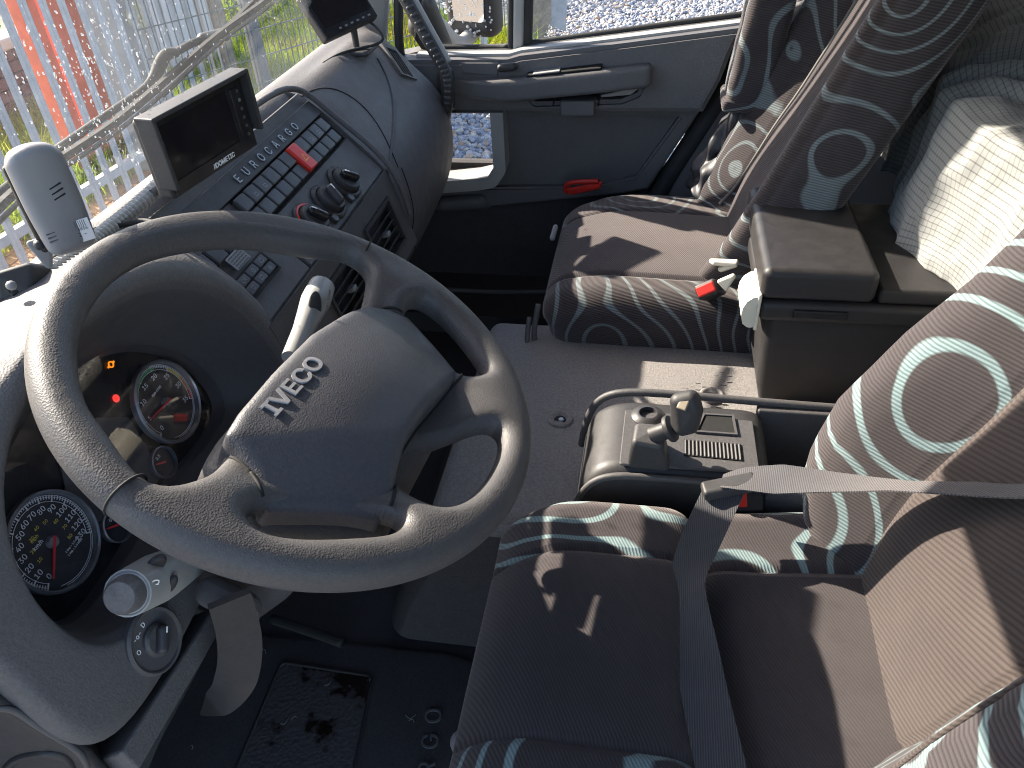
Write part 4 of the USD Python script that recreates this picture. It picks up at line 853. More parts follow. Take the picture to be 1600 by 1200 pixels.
DF = Fr(at(1167, 781, 'y', .18), (1, .1, 0), (0, .8, .6)); obj('buckle_body', DF.m(rbox(-.022, .022, -.016, .016, -.08, .0, .005, 12)), M['black'], dbk); obj('release_button', DF.m(rbox(-.014, .0, -.010, .010, -.005, .003, .002, 8)), M['red'], dbk)

# ---- passenger seat
ps = thing('passenger_seat', 'passenger seat in dark fabric with grey contour lines beyond the cool box', 'seat', (.4, .95, .1))
PY = (.76, 1.045)
def pfn(p):
    q = p.copy(); topw = sm(p[:, 2], .36, .43); cy = (p[:, 1] - .92) / .24; cx = (p[:, 0] - .12) / .45
    q[:, 2] += topw * (.012 * (1 - cy ** 2) - .02 * sm(cx, .3, 0)) + topw * seams(p, PY, .005) + topw * (meshkit.fbm(p * [9, 9, 3] + 2, 3) - .5) * .006
    q[:, 2] -= sm(cx, .0, 1) * .012
    q[:, 1] -= (cy > 0) * .05 * sm(cx, .45, 0) * np.abs(cy); q[:, 0] += .01 * (p[:, 2] < .36)
    return q
m_, s_ = softbox(dense(.125, .56, 18, .05, 7), dense(.675, 1.18, 18, .05, 7, [s + d for s in PY for d in (-.008, -.004, 0, .004, .008)]), dense(.30, .438, 3, .05, 6), .05, pfn)
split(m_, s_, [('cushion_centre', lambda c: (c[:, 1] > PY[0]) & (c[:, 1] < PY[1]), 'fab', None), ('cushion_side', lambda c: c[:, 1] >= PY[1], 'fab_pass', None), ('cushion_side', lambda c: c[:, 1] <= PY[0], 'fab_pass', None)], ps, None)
obj('seat_base', cat_(rbox(.135, .60, .69, 1.16, .20, .315, .02), rbox(.16, .58, .72, 1.12, 0, .22, .02)), M['black'], ps)
obj('side_rail', tube(spline([(.120, .70, .40), (.112, .685, .34), (.125, .675, .305), (.25, .672, .295), (.58, .672, .295)], 30), .006, 8), M['panel'], ps, smooth=True)
obj('side_rail', tube(spline([(.102, .70, .37), (.100, .67, .325), (.12, .655, .29), (.25, .650, .27), (.55, .650, .27)], 30), .005, 8), M['panel'], ps, smooth=True)
obj('adjuster_button', hullpts([at(863, 372, 'y', .95), at(868, 355, 'y', .97)], .006, 10), M['grey'], ps)
PT = math.radians(23); PO = A([.478, 0, .40]); pu = A([math.sin(PT), 0, math.cos(PT)]); PB = Fr(PO, (0, 1, 0), pu)
pn = A([-math.cos(PT), 0, math.sin(PT)]); psg = 1
if PB.ez @ pn < 0: PB = Fr(PO, (0, -1, 0), pu); psg = -1
def pbf(p):
    q = p.copy(); yv = p[:, 0] * psg; h = p[:, 1]; fr = sm(p[:, 2], -.03, 0); e = np.abs(yv - .95); bol = sm(e, .11, .20)
    q[:, 2] += fr * (.065 * bol - .006 * sum(np.exp(-((yv - y) / .006) ** 2) for y in (.815, 1.075)) + .012 * np.exp(-((h - .17) / .13) ** 2) * (1 - bol)) + fr * (meshkit.fbm(p * [8, 8, 2] + 4, 3) - .5) * .006
    wv = 1 - .22 * sm(h, .15, -.03) ** 1.3; q[:, 0] = psg * (.95 + (yv - .95) * wv); return q
ex_ = [s * psg + d for s in (.815, 1.075) for d in (-.008, -.004, 0, .004, .008)]
m_, s_ = softbox(dense(min(.71 * psg, 1.20 * psg), max(.71 * psg, 1.20 * psg), 24, .045, 6, ex_), dense(-.03, .70, 24, .045, 6), dense(-.075, 0, 3, .035, 6), .035, pbf)
yp_ = lambda c: c[:, 0] * psg; mm = PB.m(m_)
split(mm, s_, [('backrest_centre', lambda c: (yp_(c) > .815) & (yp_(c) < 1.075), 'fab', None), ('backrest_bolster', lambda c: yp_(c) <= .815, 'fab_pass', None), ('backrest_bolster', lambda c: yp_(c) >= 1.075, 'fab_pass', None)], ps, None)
for yy_ in (.815, 1.075):
    L = []
    for h in np.linspace(.04, .66, 40):
        o = PB.p(yy_ * psg, h, .3); c = hit(0, 0, mm, o, -PB.ez)
        if c is not None: L.append(c + PB.ez * .001)
    if len(L) > 5: obj('piping', tube(A(L), .0035, 6), M['piping'], ps, smooth=True)
# folded up armrest in patterned cover, black gathered gaiter under it
ar_ = thing('folded_armrest', 'armrest folded upright in a brown patterned cover with black gathered cloth below', 'armrest', (.5, 1.2, .65))
def armfn(p):
    q = p.copy(); q[:, 0] += .33 * (p[:, 2] - .63) ** 1 * .35 + (meshkit.fbm(p * 14, 3) - .5) * .012; q[:, 1] += (meshkit.fbm(p * 14 + 7, 3) - .5) * .012
    t = sm(p[:, 2], .66, .60); c0 = A([.505, 1.19]); q[:, :2] = q[:, :2] + (q[:, :2] - c0) * t[:, None] * -.06; return q
m_, s_ = softbox(dense(.462, .552, 4, .022, 6), dense(1.13, 1.25, 4, .022, 6), np.linspace(.628, .98, 26), .02, armfn)
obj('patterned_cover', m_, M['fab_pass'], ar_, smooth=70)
hem, _ = softbox(dense(.458, .556, 4, .022, 6), dense(1.126, 1.254, 4, .022, 6), np.linspace(.626, .652, 4), .011, lambda p: np.c_[p[:, 0] + (meshkit.fbm(p * 20, 3) - .5) * .01, p[:, 1:]])
obj('hem', hem, M['fab_pass'], ar_, smooth=70)
sc_ = []
for k, t in enumerate(np.linspace(0, 1, 40)):
    a = np.linspace(0, 2 * PI, 36, endpoint=False); c0 = spline([(.515, 1.19, .64), (.49, 1.19, .57), (.455, 1.18, .50), (.445, 1.16, .44), (.47, 1.15, .42)], 40)[k]
    R = (.027 + .010 * t) * (1 + .22 * np.sin(a * 3 + t * 9) + .18 * np.sin(t * 26 + 2 * np.sin(a)) + .1 * np.sin(a * 7 - t * 14)); sc_.append(np.c_[c0[0] + R * np.cos(a), c0[1] + R * np.sin(a) * 1.1, np.full(36, c0[2]) + .012 * np.sin(a * 2 + t * 8)])
M['vinyl'] = plastic('black_vinyl', (.02, .02, .024), .48)
obj('gathered_gaiter', grid(A(sc_), wrapv=True, cap=True), M['vinyl'], ar_, smooth=True)

# ================================================================ bunk with checked quilt
struct('bunk_base', rbox(.93, 1.55, .30, 1.42, .05, .60, .03), M['panel'])
M['bunkwood'] = plastic('bunk_edge_brown', (.05, .03, .022), .6)
struct('bunk_shelf', rbox(1.10, 1.55, .25, 1.42, .93, .97, .01), M['bunkwood'])
bq = thing('checked_quilt', 'crumpled pale quilt with a fine grey check heaped on the bunk behind the seats', 'quilt', (1.1, .8, .66))
nu, nv = 150, 170; U, V = np.meshgrid(np.linspace(0, 1, nu), np.linspace(0, 1, nv), indexing='ij')
# u runs from the bunk's front edge to the rear, v from the driver side to the passenger side
yq = .30 + 1.05 * V + .0 * U
xe = np.interp(V, [0, .18, .3, .45, .6, 1], [.77, .765, .725, .715, .775, .80])
ZT = .745
arc_ = U * .95
xq = xe + np.where(arc_ < .17, .02 + .035 * (arc_ / .17), .055 + (arc_ - .17))
zq = np.where(arc_ < .17, ZT - .165 + arc_ * .97, ZT - .0 + .24 * sm(arc_, .17, .6))
zq = zq + np.where(arc_ < .25, -.0 + .03 * np.exp(-((arc_ - .2) / .07) ** 2), .03 * np.exp(-((arc_ - .2) / .07) ** 2)) + .10 * sm(V, .45, .95) * sm(U, .05, .4)
P3 = np.stack([U * 3.0, V * 3.2, U * 0], -1)
fold = np.abs(meshkit.fbm(P3 * [1.5, 2.2, 1] + 3.3 + .8 * meshkit.fbm(P3 * 1.3 + 9, 2)[..., None], 3) - .5)
wr = np.abs(meshkit.fbm(P3 * [3.5, 5, 1] + 17, 3) - .5)
off_ = .10 * (.25 - fold) + .035 * (.2 - wr) + .012 * np.sin((V * 7 + U * 4 + 2 * meshkit.noise(P3 * 1.7)) * 6) * sm(U, 0, .3)
zq = zq + off_ * sm(U, .02, .25); xq = xq - off_ * .9 * (1 - sm(U, .1, .35)) - .02 * np.sin(V * 22) * (1 - sm(U, 0, .2)) * .5
zq = zq - .05 * np.exp(-(U / .05) ** 2) * np.sin(V * 9 + 1) ** 2
qm = grid(np.stack([xq, yq, zq], -1)); qv = A(qm.vertices)
uv = np.stack([U * .95, V * 1.15], -1).reshape(-1, 2)
M['quilt'] = mat('checked_cotton', {'u': ('uvmap', {'attribute': 'st'}), 's': ('separate_xyz', {}), 'mx': ('math', {'math_type': 'multiply', 'value2': 130.0}), 'my': ('math', {'math_type': 'multiply', 'value2': 130.0}),
    'fx': ('math', {'math_type': 'fraction'}), 'fy': ('math', {'math_type': 'fraction'}), 'rx': ('rgb_ramp', {'ramp': [(0, (.21, .215, .205)), (.12, (.09, .09, .09)), (.26, (.21, .215, .205)), (.3, (.22, .225, .215)), (1, (.22, .225, .215))]}), 'ry': ('rgb_ramp', {'ramp': [(0, (1,) * 3), (.12, (.62,) * 3), (.26, (1,) * 3), (1, (1,) * 3)]}),
    'm': ('mix_color', {'blend_type': 'multiply', 'fac': 1.0}), 'g': ('geometry', {}), 'n': ('noise_texture', {'scale': 45.0, 'detail': 6.0}), 'b': ('bump', {'strength': .35, 'distance': .004}), 'p': ('principled_bsdf', {'roughness': .9, 'sheen_weight': .2, 'specular_ior_level': .2})},
    [('u.UV', 's.vector'), ('s.x', 'mx.value1'), ('s.y', 'my.value1'), ('mx.value', 'fx.value1'), ('my.value', 'fy.value1'), ('fx.value', 'rx.fac'), ('fy.value', 'ry.fac'), ('rx.color', 'm.a'), ('ry.color', 'm.b'), ('m.result', 'p.base_color'), ('g.position', 'n.vector'), ('n.fac', 'b.height'), ('b.normal', 'p.normal')])
pth = path_for(bq, 'quilt_cloth'); qm2 = trimesh.Trimesh(qv - LOC[bq], qm.faces[:, ::-1], process=False)
usdkit.mesh(stage, pth, qm2, M['quilt'], smooth=True, uv=uv)
gl_ = [A(qv.reshape(nu, nv, 3)[int(k_), int(j_)]) + A([0, 0, .004]) for k_, j_ in zip(np.linspace(70, 118, 20), np.linspace(120, 60, 20))]
M['darkgreen'] = plastic('dark_green_cord', (.01, .05, .02), .7)
obj('green_edging', tube(spline(gl_, 40), .005, 6), M['darkgreen'], bq, smooth=True)
# ================================================================ passenger door
pdoor = thing('passenger_door', 'grey moulded passenger door with a low footwell window and a long armrest', 'door', (0, 1.4, .3))
DF = Fr((0, 1.43, 0), (1, 0, 0), (0, 0, 1))          # ez points into the cab
dz = lambda y: 1.43 - y
sill = [(-.42, .66), (-.26, .690), (-.03, .692), (.0, .700), (.25, .728), (.50, .757)]
low = Polygon([(-.42, .562), (-.26, .562), (-.078, .562), (-.078, .42), (-.095, .395), (-.13, .388), (-.26, .375), (-.42, .36)])
base_ = Polygon(sill + [(.475, .70), (.455, .62), (.312, .36), (.25, .345), (.10, .325), (-.10, .30), (-.42, .28)])
obj('inner_panel', DF.m(ext(base_.difference(low), dz(1.372), 0)), M['door'], pdoor)
# raised border of the lower panel
bord = Polygon([(-.075, .575), (.452, .575), (.455, .62), (.312, .36), (.25, .345), (.10, .325), (-.10, .30), (-.42, .28), (-.42, .33), (-.1, .345), (.09, .352), (.24, .372), (.285, .385), (.385, .545), (-.03, .552), (-.075, .552)]).buffer(.004)
obj('panel_border', DF.m(ext(bord, dz(1.36), .01, .006)), M['door'], pdoor)
# pale lip round the low window
lip = low.buffer(.03, join_style=1).intersection(sbox(-.42, .30, 0, .562)).difference(low.buffer(-.002)); obj('low_window_lip', DF.m(ext(lip, .10, .02)), M['trim'], pdoor, smooth=30)
obj('low_window_seal', DF.m(tube(A([(*low.buffer(-.002).exterior.interpolate(k / 70, True).coords[0], .02) for k in range(70)]), .005, 6, closed=True)), M['rubber'], pdoor, smooth=True)
obj('low_window_glass', DF.m(ext(low, .004, .012)), M['glass'], pdoor)
# upper band and armrest
band = Polygon([(-.42, .565), (.43, .568), (.462, .64), (.478, .70), (.50, .752), (.25, .722), (0, .694), (-.03, .686), (-.42, .684)])
rc = [at(823, 140, 'y', 1.30), at(1000, 112, 'y', 1.30), at(1006, 125, 'y', 1.30), at(995, 148, 'y', 1.30), at(970, 158, 'y', 1.30), at(835, 162, 'y', 1.30)]
band = band.difference(Polygon([(q[0], q[2]) for q in rc]).buffer(-.006).buffer(.006))
obj('upper_band', DF.m(ext(band, dz(1.325), .02, .010)), M['door'], pdoor)
obj('sill_ledge', DF.m(ext(Polygon(sill[1:] + [(.50, .735), (.25, .706), (0, .678), (-.26, .668)]), dz(1.335), .0, .006)), M['trim'], pdoor)
W_, H_, = 1, 1
def armf(p):
    q = p.copy(); x = p[:, 0]; q[:, 2] += np.interp(x, [-.22, 0, .30], [-.012, 0, .030]); q[:, 1] += .05 * sm(x, -.10, -.23) + .01 * sm(x, .2, .31); 
    q[:, 2] += .022 * sm(x, -.02, -.2) * (p[:, 2] < .64); return q
arm, _ = softbox(dense(-.23, .305, 22, .02, 5), dense(1.270, 1.335, 3, .014, 6), dense(.600, .652, 2, .014, 6), .013, armf)
obj('armrest', arm, M['door'], pdoor, smooth=60)
obj('switch_tray', hullpts([(.02, 1.284, .657), (.19, 1.284, .674), (.02, 1.306, .658), (.19, 1.306, .677)], .0025), M['void'], pdoor)
obj('tray_lining', hullpts([(.035, 1.283, .661), (.095, 1.283, .668), (.035, 1.304, .662), (.095, 1.304, .669)], .0018), M['trim'], pdoor)
obj('lock_knob', hullpts([at(783, 106, 'y', 1.30), at(802, 104, 'y', 1.30)], .010, 14), M['black'], pdoor)
obj('flat_cover', hullpts([at(722, 100, 'y', 1.304), at(778, 100, 'y', 1.304), at(724, 112, 'y', 1.304), at(776, 116, 'y', 1.304)], .003), M['door'], pdoor)
# pull recess under the armrest with the handle
rc = [at(823, 140, 'y', 1.323), at(1000, 112, 'y', 1.323), at(1006, 125, 'y', 1.323), at(995, 148, 'y', 1.323), at(970, 158, 'y', 1.323), at(835, 162, 'y', 1.323)]
obj('pull_recess', DF.m(ext(Polygon([(q[0], q[2]) for q in rc]).buffer(-.004).buffer(.004), .002, dz(1.372))), M['dash_smooth'], pdoor)
obj('recess_floor', hullpts([at(940, 150, 'y', 1.315), at(985, 146, 'y', 1.315), at(998, 136, 'y', 1.315), at(985, 140, 'y', 1.36), at(940, 144, 'y', 1.36)], .003), M['trim'], pdoor)
hd = DF.m(lathe([(0, 0), (.016, 0), (.019, .004), (.016, .008), (.010, .006), (0, .004)], 24)); c_ = at(990, 121, 'y', 1.35); obj('door_handle_cup', move(hd, c_ - A([0, 1.43, 0]) - A([0, 0, 0])), M['black'], pdoor)
obj('latch_box', rbox(*[float(v) for v in (at(876, 160, 'y', 1.31)[0], at(930, 160, 'y', 1.31)[0])], 1.292, 1.34, .560, .598, .006, 10), M['door'], pdoor)
for xx_ in (868, 938): q0, q1 = at(xx_, 150, 'y', 1.303), at(xx_ - 4, 166, 'y', 1.303); obj('joint', tube([q0, q1], .002, 6), M['void'], pdoor)
obj('pocket_bump', hullpts([(-.23, 1.34, .305), (-.13, 1.35, .312), (-.12, 1.37, .300), (-.25, 1.37, .29)], .02), M['door'], pdoor)
# window frame
obj('window_post', hullpts([(-.022, 1.385, .69), (-.010, 1.385, .69), (.04, 1.385, 1.70), (.05, 1.385, 1.70)], .007), M['trim'], pdoor)
obj('post_seal', hullpts([(-.002, 1.392, .685), (.008, 1.392, .685), (.06, 1.392, 1.70), (.07, 1.392, 1.70)], .009), M['rubber'], pdoor)
obj('post_seal', hullpts([(-.036, 1.392, .69), (-.034, 1.392, .69), (.025, 1.392, 1.70)], .008), M['rubber'], pdoor)
qw = Polygon([(-.268, .715), (-.262, .698), (-.245, .692), (-.04, .690), (-.036, .70), (.02, 1.65), (-.10, 1.65)])
obj('quarter_glass', DF.m(ext(qw, .004, .03)), M['glass'], pdoor)
e_ = qw.exterior; obj('quarter_seal', DF.m(tube(A([(*e_.interpolate(k / 90, True).coords[0], .035) for k in range(90)]), .008, 8, closed=True)), M['rubber'], pdoor, smooth=True)
mwg = Polygon([(.008, .702), (.25, .730), (.61, .773), (.63, 1.66), (.07, 1.66)]); obj('main_glass', DF.m(ext(mwg, .004, .03)), M['glass'], pdoor)
obj('glass_seal', DF.m(tube(A([(a, b, .036) for a, b in [(.0, .70), (.12, .714), (.25, .730), (.40, .748), (.62, .775)]]), .008, 8)), M['rubber'], pdoor, smooth=True)
obj('upper_frame', cat_(hullpts([(-.12, 1.40, 1.68), (.66, 1.40, 1.68), (-.12, 1.40, 1.75), (.66, 1.40, 1.75)], .02), hullpts([(.625, 1.40, .76), (.65, 1.40, .76), (.645, 1.40, 1.70), (.67, 1.40, 1.70)], .018)), M['door'], pdoor)
bp = thing('rear_pillar', 'dark door pillar trim between the passenger door and the seat', 'pillar', (.5, 1.4, .3))
obj('pillar_trim', hullpts([(.475, 1.40, .72), (.70, 1.40, .80), (.70, 1.40, .2), (.395, 1.385, .36), (.34, 1.385, .25), (.385, 1.37, .36), (.52, 1.37, .66), (.62, 1.37, .78), (.70, 1.37, .25), (.70, 1.40, .78)], .012), M['door'], bp)
obj('door_gap_seal', tube(spline([(.325, 1.378, .30), (.362, 1.378, .375), (.49, 1.378, .62), (.515, 1.378, .70), (.54, 1.378, .80)], 24), .026, 10), M['rubber'], bp, smooth=True)
struct('driver_side_wall', cat_(bx(.68, 1.62, -.60, -.565, 0, 1.80), bx(-.42, .85, -.62, -.57, -.35, .02)), M['headliner'])
struct('passenger_side_wall', bx(.68, 1.62, 1.405, 1.44, 0, 1.80), M['headliner'])
rh = thing('red_strap', 'bright red plastic strap handle between the passenger seat and the door', 'handle', at(910, 290, 'y', 1.30))
r0 = at(885, 292, 'y', 1.30); obj('loop', tube(spline([at(884, 300, 'y', 1.31), at(886, 288, 'y', 1.30), at(905, 284, 'y', 1.29), at(935, 283, 'y', 1.28)], 16), [.006] * 16, 10), M['red'], rh, smooth=True)
obj('strap', hullpts([at(888, 296, 'y', 1.30), at(938, 286, 'y', 1.28), at(936, 292, 'y', 1.28), at(892, 302, 'y', 1.30)], .005), M['red'], rh)

# ribbed grab handle on the passenger side
gh = thing('grab_handle', 'black ribbed grab handle curving down beside the end of the dashboard', 'handle', at(690, 150, 'y', 1.23))
pts = [at(600, -60, 'y', 1.27), at(640, 10, 'y', 1.25), at(672, 68, 'y', 1.235), at(692, 105, 'y', 1.225), at(699, 130, 'y', 1.22), at(698, 165, 'y', 1.225), at(693, 190, 'y', 1.25)]
p = spline(pts, 80); obj('bar', tube(p, .0145, 16), M['black'], gh, smooth=True)
obj('pale_back', tube(p[:46] + A([.006, .012, .006]), .0125, 12), M['trim'], gh, smooth=True)
for k in range(14, 74, 3):
    d = ray(0, 0) * 0 + (CAM - p[k]); d /= np.linalg.norm(d); t_ = p[k + 1] - p[k]; t_ /= np.linalg.norm(t_); s_ = np.cross(t_, d); obj('rib', hullpts([p[k] + d * .0128 + s_ * .005, p[k] + d * .0128 - s_ * .005], .0042, 10), M['panel'], gh)
obj('mount', hullpts([at(700, 112, 'y', 1.26), at(704, 165, 'y', 1.26), at(690, 165, 'y', 1.27), at(690, 115, 'y', 1.27)], .012), M['black'], gh)

# ================================================================ monitors and boxes on the dashboard
def corner(bl, br, tlpx):
    d = ray(*tlpx); e = br - bl; k = np.dot(bl - CAM, e) / np.dot(d, e); return CAM + d * k
mo = thing('rear_view_monitor', 'black DOMETIC monitor with a deep sunshade standing in the middle of the dashboard', 'monitor', (-.23, .28, .8))
BLm = at(275, 314, 'y', .21); BRm = at(404, 228, 'y', .372)
TLm = corner(BLm, BRm, (229, 190)); MF = Fr(BLm, BRm - BLm, TLm - BLm); Wm = np.linalg.norm(BRm - BLm); Hm = np.linalg.norm(TLm - BLm)
if MF.ez @ (CAM - BLm) < 0: MF.ez = -MF.ez
obj('housing', MF.m(rbox(0, Wm, 0, Hm, -.026, .0, .006, 16)), M['black'], mo)
hood_ = [(.0, .30 * Hm), (.0, Hm + .004), (Wm + .002, Hm + .004), (Wm + .002, .30 * Hm)]
obj('sunshade', MF.m(cat_(rbox(-.005, .0005, .16 * Hm, Hm + .004, -.014, .014, .0022, 8), rbox(-.005, Wm + .005, Hm - .001, Hm + .005, -.014, .014, .0022, 8), rbox(Wm - .0005, Wm + .005, .24 * Hm, Hm + .004, -.014, .014, .0022, 8))), M['black'], mo)
obj('bezel', MF.m(ext(sbox(.004, .004, Wm - .004, Hm - .004).difference(sbox(.012, .020, Wm * .80, Hm - .010)), .003, -.001)), M['gloss'], mo)
obj('screen', MF.m(bx(.011, Wm * .81, .019, Hm - .009, -.002, .0008)), M['screen'], mo)
obj('button_strip', MF.m(rbox(Wm * .835, Wm - .010, .022, Hm - .012, 0, .0035, .001, 6)), M['gloss'], mo)
for k in range(6): obj('button', MF.m(move(cyl(.0022, .001, n=16), (Wm * .905, Hm * (.82 - k * .115), .0035))), M['panel'] if k != 1 else M['grey'], mo)
q = textm('DOMETIC', .0058, .0005, bold=True); obj('lettering', MF.m(move(q, (Wm * .58, .0105, .0022))), M['white'], mo)
q = textm('//', .0050, .0005, bold=True); obj('emblem', MF.m(move(q, (Wm * .455, .0105, .0022))), M['white'], mo)
fo = MF.p(Wm * .62, .045, -.075); obj('foot', cat_(hullpts([fo, fo - A([.01, 0, .055])], .012), hullpts([fo - A([.025, .02, .06]), fo - A([-.01, .02, .06]), fo - A([.025, -.02, .06]), fo - A([-.01, -.02, .06])], .006)), M['black'], mo)
m2 = thing('second_monitor', 'slim black monitor hanging at the top edge above the passenger end of the dashboard', 'monitor', (-.3, 1.0, .8))
BL2 = at(511, 64, 'y', 1.01); BR2 = at(592, 26, 'y', 1.135); TL2 = corner(BL2, BR2, (470, 0)); F2 = Fr(BL2, BR2 - BL2, TL2 - BL2); W2 = np.linalg.norm(BR2 - BL2); H2 = W2 * .66
if F2.ez @ (CAM - BL2) < 0: F2.ez = -F2.ez
obj('housing', F2.m(rbox(0, W2, 0, H2, -.022, 0, .005, 12)), M['black'], m2)
obj('screen', F2.m(bx(.012, W2 - .008, .022, H2 - .012, -.001, .0012)), M['screen'], m2); obj('bezel', F2.m(ext(sbox(.003, .003, W2 - .003, H2 - .003).difference(sbox(.011, .021, W2 - .007, H2 - .011)), .0025, -.001)), M['gloss'], m2)
for k in range(6): obj('button', F2.m(rbox(W2 * (.28 + .11 * k), W2 * (.28 + .11 * k) + .007, .009, .013, 0, .003, .001, 6)), M['grey'], m2)
f0 = F2.p(W2 * .55, 0, -.012); fd = hit(0, 0, body, f0, A([0, 0, -1.])); fd = f0 - A([0, 0, .06]) if fd is None else fd
obj('stand', cat_(tube([f0 + A([0, 0, .01]), fd], .007, 10), hullpts([fd + A([-.03, -.035, .003]), fd + A([.03, -.03, .0]), fd + A([.03, .04, .0]), fd + A([-.03, .035, .003])], .005)), M['black'], m2)
obj('cable', tube(spline([F2.p(W2 * .85, .004, -.01), F2.p(W2 * .86, -.02, .0), F2.p(W2 * .8, -.045, .005), fd + A([.0, -.03, .008]), fd + A([-.03, -.12, .006])], 30), .003, 8), M['rubber'], m2, smooth=True)

# toll box on the windscreen
tb_ = thing('toll_box', 'grey rounded toll transponder box fixed to the windscreen with a printed label', 'toll box', (-.25, .08, .87))
dC = .80; c0 = CAM + ray(80, 310) * dC
rt = A([.62, .70, .0]); rt /= np.linalg.norm(rt); ux = A([-.10, .14, 1.0]); TFm = Fr(c0, rt, ux)
if TFm.ez @ (CAM - c0) < 0: TFm.ez = -TFm.ez
def tbf(p):
    q = p.copy(); q[:, 2] += .006 * (1 - (p[:, 0] / .03) ** 2) * (p[:, 2] > 0); q[:, 1] += -.010 * (p[:, 0] / .03) ** 2 * sm(p[:, 1], .02, .055); q[:, 0] *= 1 - .10 * sm(p[:, 1], .0, -.055); return q
m_, _ = softbox(dense(-.027, .027, 8, .012, 6), dense(-.056, .056, 10, .012, 6), dense(-.014, .014, 3, .012, 6), .0115, tbf)
obj('case', TFm.m(m_), M['grey'], tb_, smooth=60)
obj('dark_back', TFm.m(rbox(-.029, -.021, -.052, .040, -.018, -.004, .004, 10)), M['gloss'], tb_)
for k in range(3):
    a = TFm.p(-.002, .010 - k * .005, .0195); obj('vent_slot', TFm.m(tube([(.000, .012 - k * .0055, .0196), (.012, .0155 - k * .0055, .0192)], .0009, 6)), M['void'], tb_)
    obj('vent_slot', TFm.m(tube([(-.020, -.030 - k * .004, .0165), (-.012, -.029 - k * .004, .0185)], .0008, 6)), M['panel'], tb_)
lb = obj('printed_label', TFm.m(rbox(-.006, .022, -.047, -.024, .0165, .0192, .0006, 6)), M['white'], tb_)
for k, (s, h) in enumerate((('|||||||||||', .0042), ('4012 8836', .0028), ('F3921 -', .0042), ('CE', .0042))): obj('printed_line', TFm.m(move(textm(s, h, .0004), (.008 - .004 * (k > 1), -.0282 - k * .0053, .0192))), M['black'], lb)
obj('mount_foot', hullpts([TFm.p(-.035, -.040, -.012), TFm.p(-.028, -.066, -.012), TFm.p(-.018, -.040, -.010)], .004), M['grey'], tb_); obj('mount_screw', hullpts([TFm.p(-.029, -.041, -.006)] * 2 + [TFm.p(-.029, -.042, -.004)], .005, 12), M['black'], tb_)

# cables along the foot of the windscreen
cg = thing('corrugated_hose', 'ribbed grey corrugated hose lying along the foot of the windscreen', 'hose', (-.42, .2, .78))
p = spline([at(330, 165, 'z', .785), at(245, 292, 'z', .788), at(178, 352, 'z', .790), at(130, 390, 'z', .793), at(80, 425, 'z', .795)], 200); obj('hose', tube(p, .0085 + .0022 * np.sign(np.sin(np.arange(200) * 1.57)), 10), M['pale'], cg, smooth=False)
ck = thing('black_cable', 'black cable running from the toll box over the dashboard', 'cable', (-.38, .15, .79))
p = spline([at(10, 455, 'z', .80), at(60, 420, 'z', .80), at(118, 382, 'z', .800), at(145, 362, 'z', .796), at(185, 352, 'z', .79), at(225, 346, 'z', .788), at(262, 360, 'z', .785)], 60); obj('cable', tube(p, .0042, 8), M['rubber'], ck, smooth=True); obj('cable', tube(p[:34] + A([.008, -.004, -.003]), .003, 8), M['rubber'], ck, smooth=True)
wc = thing('wiper_spindle', 'black plastic wiper spindle cover at the lower left edge of the windscreen', 'cover', at(30, 440, 'z', .79))
obj('cover', hullpts([at(-30, 450, 'z', .80), at(0, 436, 'z', .81), at(45, 422, 'z', .81), at(66, 424, 'z', .80), at(44, 452, 'z', .795), at(-20, 472, 'z', .79)], .008, 14), M['black'], wc); obj('screw', hullpts([at(17, 446, 'z', .818), at(18, 446, 'z', .8185)], .005, 12), M['grey'], wc)

# ================================================================ wipers outside the glass
def on_glass(px, py, out=.03):
    n = np.cross(wsp(.6, 1) - wsp(.6, 0), A([0, 1, 0])); d = ray(px, py); t = np.dot(wsp(.6, 0) - CAM, n) / np.dot(d, n); return CAM + d * t + A([-out, 0, 0])
wi = thing('wiper', 'wet grey windscreen wiper arm and blade lying across the windscreen', 'wiper', on_glass(250, 140))
arm_ = spline([on_glass(-30, 395), on_glass(60, 300), on_glass(130, 248), on_glass(200, 200), on_glass(255, 155), on_glass(325, 92), on_glass(380, 45), on_glass(440, 0), on_glass(480, -40)], 60)
obj('blade', ribbon(arm_, [(.1, .2, 1)] * 60, .010, .007), M['void'], wi); obj('rubber_edge', tube(arm_ + A([.010, .0, -.006]), .003, 6), M['rubber'], wi, smooth=True)
p = spline([on_glass(-20, 372, .05), on_glass(110, 262, .05), on_glass(235, 168, .05), on_glass(290, 118, .05), on_glass(305, 88, .05), on_glass(320, 82, .05)], 40); obj('arm', tube(p, np.interp(np.linspace(0, 1, 40), [0, .7, .8, 1], [.006, .005, .010, .008]), 8), M['void'], wi, smooth=True)
p = spline([on_glass(318, 84, .05), on_glass(345, 68, .05), on_glass(360, 60, .045)], 12); obj('nozzle_arm', tube(p, .006, 8), M['void'], wi, smooth=True); obj('joint_cap', hullpts([on_glass(358, 62, .045), on_glass(384, 54, .04)], .011, 14), M['black'], wi); obj('joint_dot', hullpts([on_glass(364, 65, .02), on_glass(366, 65, .02)], .004, 8), M['yellow'], wi)
w2 = thing('second_wiper', 'wet grey wiper blade rising steeply behind the first one', 'wiper', on_glass(380, 60))
p = spline([on_glass(308, 148, .06), on_glass(350, 105, .06), on_glass(395, 55, .06), on_glass(450, -5, .06)], 30); obj('blade', ribbon(p, [(.1, .2, 1)] * 30, .009, .007), M['void'], w2)

